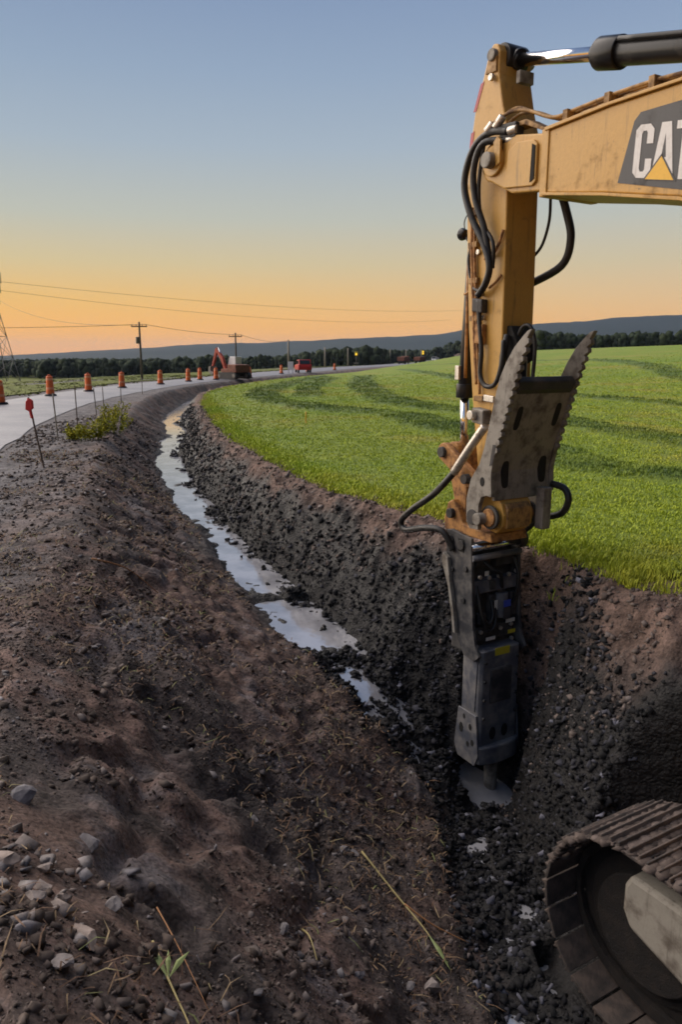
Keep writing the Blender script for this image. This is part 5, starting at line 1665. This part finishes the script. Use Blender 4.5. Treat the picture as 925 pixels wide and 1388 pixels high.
# ------------------------------------------------------------------ far machines and vehicles
def small_digger(x, y, rz, label, body_mat, scale=1.0):
    root = empty('small_excavator', (x, y, .06), rz)
    root.scale = (scale,) * 3
    tag(root, label, 'excavator')
    for s_ in (-1, 1):
        t = MB().prism(arc(-1.1, .34, .33, 90, 270, 6) + arc(1.1, .34, .33, -90, 90, 6), s_ * .85 - .22, s_ * .85 + .22).build('track', 'black_steel', root, .02)
        MB().cyl((-1.1, s_ * .85 - .24, .34), (-1.1, s_ * .85 + .24, .34), .2, seg=14).build('sprocket', 'steel_grey', t)
        MB().cyl((1.1, s_ * .85 - .24, .34), (1.1, s_ * .85 + .24, .34), .2, seg=14).build('idler', 'steel_grey', t)
    MB().box((-.7, -.6, .3), (.7, .6, .62)).build('undercarriage', 'black_steel', root, .02)
    MB().prism([(-1.35, .66), (.9, .66), (.9, 1.0), (-.1, 1.05), (-.1, 1.45), (-1.3, 1.4)], -.95, .95).build('upper_body', 'brown_red', root, .05)
    c = MB().prism([(-.15, 1.0), (.95, 1.0), (.95, 1.6), (.7, 2.2), (-.15, 2.2)], -.95, -.1).build('cab', 'white_paint', root, .05)
    MB().prism([(-.05, 1.3), (.85, 1.3), (.85, 1.6), (.65, 2.1), (-.05, 2.1)], -.956, -.951).build('window', 'glass', c)
    MB().prism([(.955, 1.2), (.955, 1.58), (.72, 2.12), (.73, 2.12), (.962, 1.58), (.962, 1.2)], -.85, -.2).build('window', 'glass', c)
    MB().prism([(.75, .85), (1.0, .8), (1.5, 1.9), (2.2, 2.75), (2.2, 2.95), (1.95, 2.95), (1.2, 2.1)], .15, .42).build('boom', body_mat, root, .02)
    MB().prism([(2.0, 3.15), (2.3, 3.0), (2.95, 1.2), (2.8, 1.15), (2.1, 2.6)], .18, .4).build('stick', body_mat, root, .02)
    MB().cyl((1.25, .28, 1.9), (2.0, .28, 3.1), .06, seg=10).build('stick_cylinder', 'chrome', root)
    MB().prism([(2.75, 1.25), (3.1, 1.2), (3.15, .7), (2.75, .35), (2.35, .55), (2.45, .75), (2.7, .7), (2.85, .9)], -.1, .68).build('bucket', 'steel_grey', root, .02)
    return root


small_digger(-9.9, 69.5, R(140), 'small red excavator with folded arm on the road beside orange drums', 'red_paint', .92)


def wheelset(root, xs, half, r):
    for x in xs:
        for s_ in (-1, 1):
            w = MB().cyl((x, s_ * half - .11, r), (x, s_ * half + .11, r), r, seg=18).build('wheel', 'rubber', root, .02)
            MB().cyl((x, s_ * (half + .112), r), (x, s_ * (half + .118), r), r * .55, seg=14).build('rim', 'galv', w)


def car(x, y, rz, label, mat):
    root = empty('parked_car', (x, y, .07), rz)
    tag(root, label, 'car')
    wheelset(root, (-1.3, 1.35), .78, .34)
    b = MB().prism([(-2.2, .35), (2.2, .35), (2.25, .7), (2.1, .95), (1.05, 1.02), (-2.15, 1.05), (-2.25, .7)], -.88, .88).build('body', mat, root, .07)
    cb = MB().prism([(-2.1, 1.05), (1.0, 1.03), (.35, 1.62), (-1.75, 1.66)], -.78, .78).build('cabin', mat, root, .06)
    for s_ in (-1, 1):
        MB().prism([(-1.85, 1.12), (.72, 1.1), (.25, 1.54), (-1.65, 1.56)], s_ * .786 - .003, s_ * .786 + .003).build('side_window', 'glass', cb)
        MB().cyl((2.17, s_ * .62, .78), (2.26, s_ * .62, .77), .12, seg=12).build('headlight', 'label_white', root)
        MB().box((-2.27, s_ * .72 - .1, .72), (-2.2, s_ * .72 + .1, .98)).build('tail_light', 'red_reflector', root)
    MB().prism([(.985, 1.07), (.385, 1.58), (.40, 1.585), (1.0, 1.075)], -.66, .66).build('windscreen', 'glass', cb)
    MB().prism([(-2.09, 1.1), (-1.775, 1.6), (-1.79, 1.605), (-2.105, 1.105)], -.66, .66).build('rear_window', 'glass', cb)
    return root


car(-5.0, 99, R(100), 'red car parked on the road between two orange drums', 'car_red')


def truck(x, y, rz, label, bed, cabm, s=1.0):
    root = empty('dump_truck', (x, y, .06), rz)
    root.scale = (s,) * 3
    tag(root, label, 'truck')
    wheelset(root, (-2.4, -1.2, 2.2), .95, .5)
    MB().box((-3.3, -.5, .6), (3.2, .5, .9)).build('chassis', 'black_steel', root, .02)
    c = MB().prism([(1.6, .8), (3.4, .8), (3.4, 1.6), (3.1, 2.5), (1.6, 2.5)], -1.15, 1.15).build('cab', cabm, root, .08)
    MB().prism([(3.40, 1.62), (3.11, 2.42), (3.13, 2.43), (3.42, 1.63)], -1.0, 1.0).build('windscreen', 'glass', c)
    for s_ in (-1, 1):
        MB().prism([(1.9, 1.6), (3.15, 1.6), (2.9, 2.35), (1.9, 2.35)], s_ * 1.152 - .004, s_ * 1.152 + .004).build('side_window', 'glass', c)
        MB().cyl((3.38, s_ * .8, 1.1), (3.43, s_ * .8, 1.1), .13, seg=12).build('headlight', 'lamp_lens', root)
    b = MB().prism([(-3.5, 1.0), (1.4, 1.0), (1.5, 2.3), (-3.7, 2.2)], -1.2, 1.2).build('bed', bed, root, .04)
    for k in range(5):
        for s_ in (-1, 1):
            MB().box((-3.1 + k, s_ * 1.2 - .05, 1.05), (-2.98 + k, s_ * 1.2 + .05, 2.15)).build('rib', bed, b)


truck(19.3, 232, R(70), 'brownish red dump truck on the far road, left of a pair', 'brown_red', 'brown_red', .95)
truck(27.5, 262, R(65), 'brownish dump truck on the far road, right of a pair', 'brown_red', 'black_steel', .95)
truck(44, 352, R(-110), 'white truck at the far end of the road by the wood', 'white_paint', 'white_paint', .9)


def signal(x, y, h, label, two):
    root = empty('road_signal', (x, y, .05))
    tag(root, label, 'signal')
    MB().cyl((0, 0, 0), (0, 0, h), .10, seg=10).build('post', 'galv', root)
    MB().box((-.7, -.5, 0), (.7, .5, .45)).build('trailer_base', 'galv', root, .03)
    hd = MB().box((-.42, -.2, h - .2), (.42, .2, h + (1.5 if two else 1.1))).build('signal_head', 'label_yellow', root, .05)
    for k in range(2 if two else 1):
        MB().cyl((0, -.21, h + .35 + .7 * k), (0, -.27, h + .35 + .7 * k), .30, seg=18).build('lens', 'signal_amber', hd)


signal(4.6, 228, 2.6, 'nearer amber road signal left in the line before the wood', False)
signal(31.5, 290, 3.1, 'farther amber road signal with two lenses near the road end', True)

# small white barrier sign beside the road below the third pole
sg = empty('white_sign', (-6.4, 95.5, hz(-6.4, 95.5)))
tag(sg, 'small white sign board on legs left of the red car', 'sign')
MB().box((-.35, -.02, .5), (.35, .02, 1.5)).build('board', 'white_paint', sg, .01)
for s_ in (-1, 1):
    MB().cyl((s_ * .25, .03, 0), (s_ * .25, .03, 1.4), .03, seg=8).build('leg', 'galv', sg)

# ------------------------------------------------------------------ evening haze
hazem = bpy.data.materials.new('evening_haze')
hazem.use_nodes = True
nt = hazem.node_tree
nt.nodes.clear()
ho = nt.nodes.new("ShaderNodeOutputMaterial")
pv = nt.nodes.new("ShaderNodeVolumePrincipled")
pv.inputs['Color'].default_value = (0.62, 0.75, 1.0, 1)
pv.inputs['Density'].default_value = 0.00007
pv.inputs['Anisotropy'].default_value = 0.1
nt.links.new(pv.outputs[0], ho.inputs['Volume'])
hb = MB().box((-7600, -60, -25), (7600, 8800, 178)).build('haze', hazem)
tag(hb, 'thin evening haze over the whole valley', 'haze', None, 'stuff')
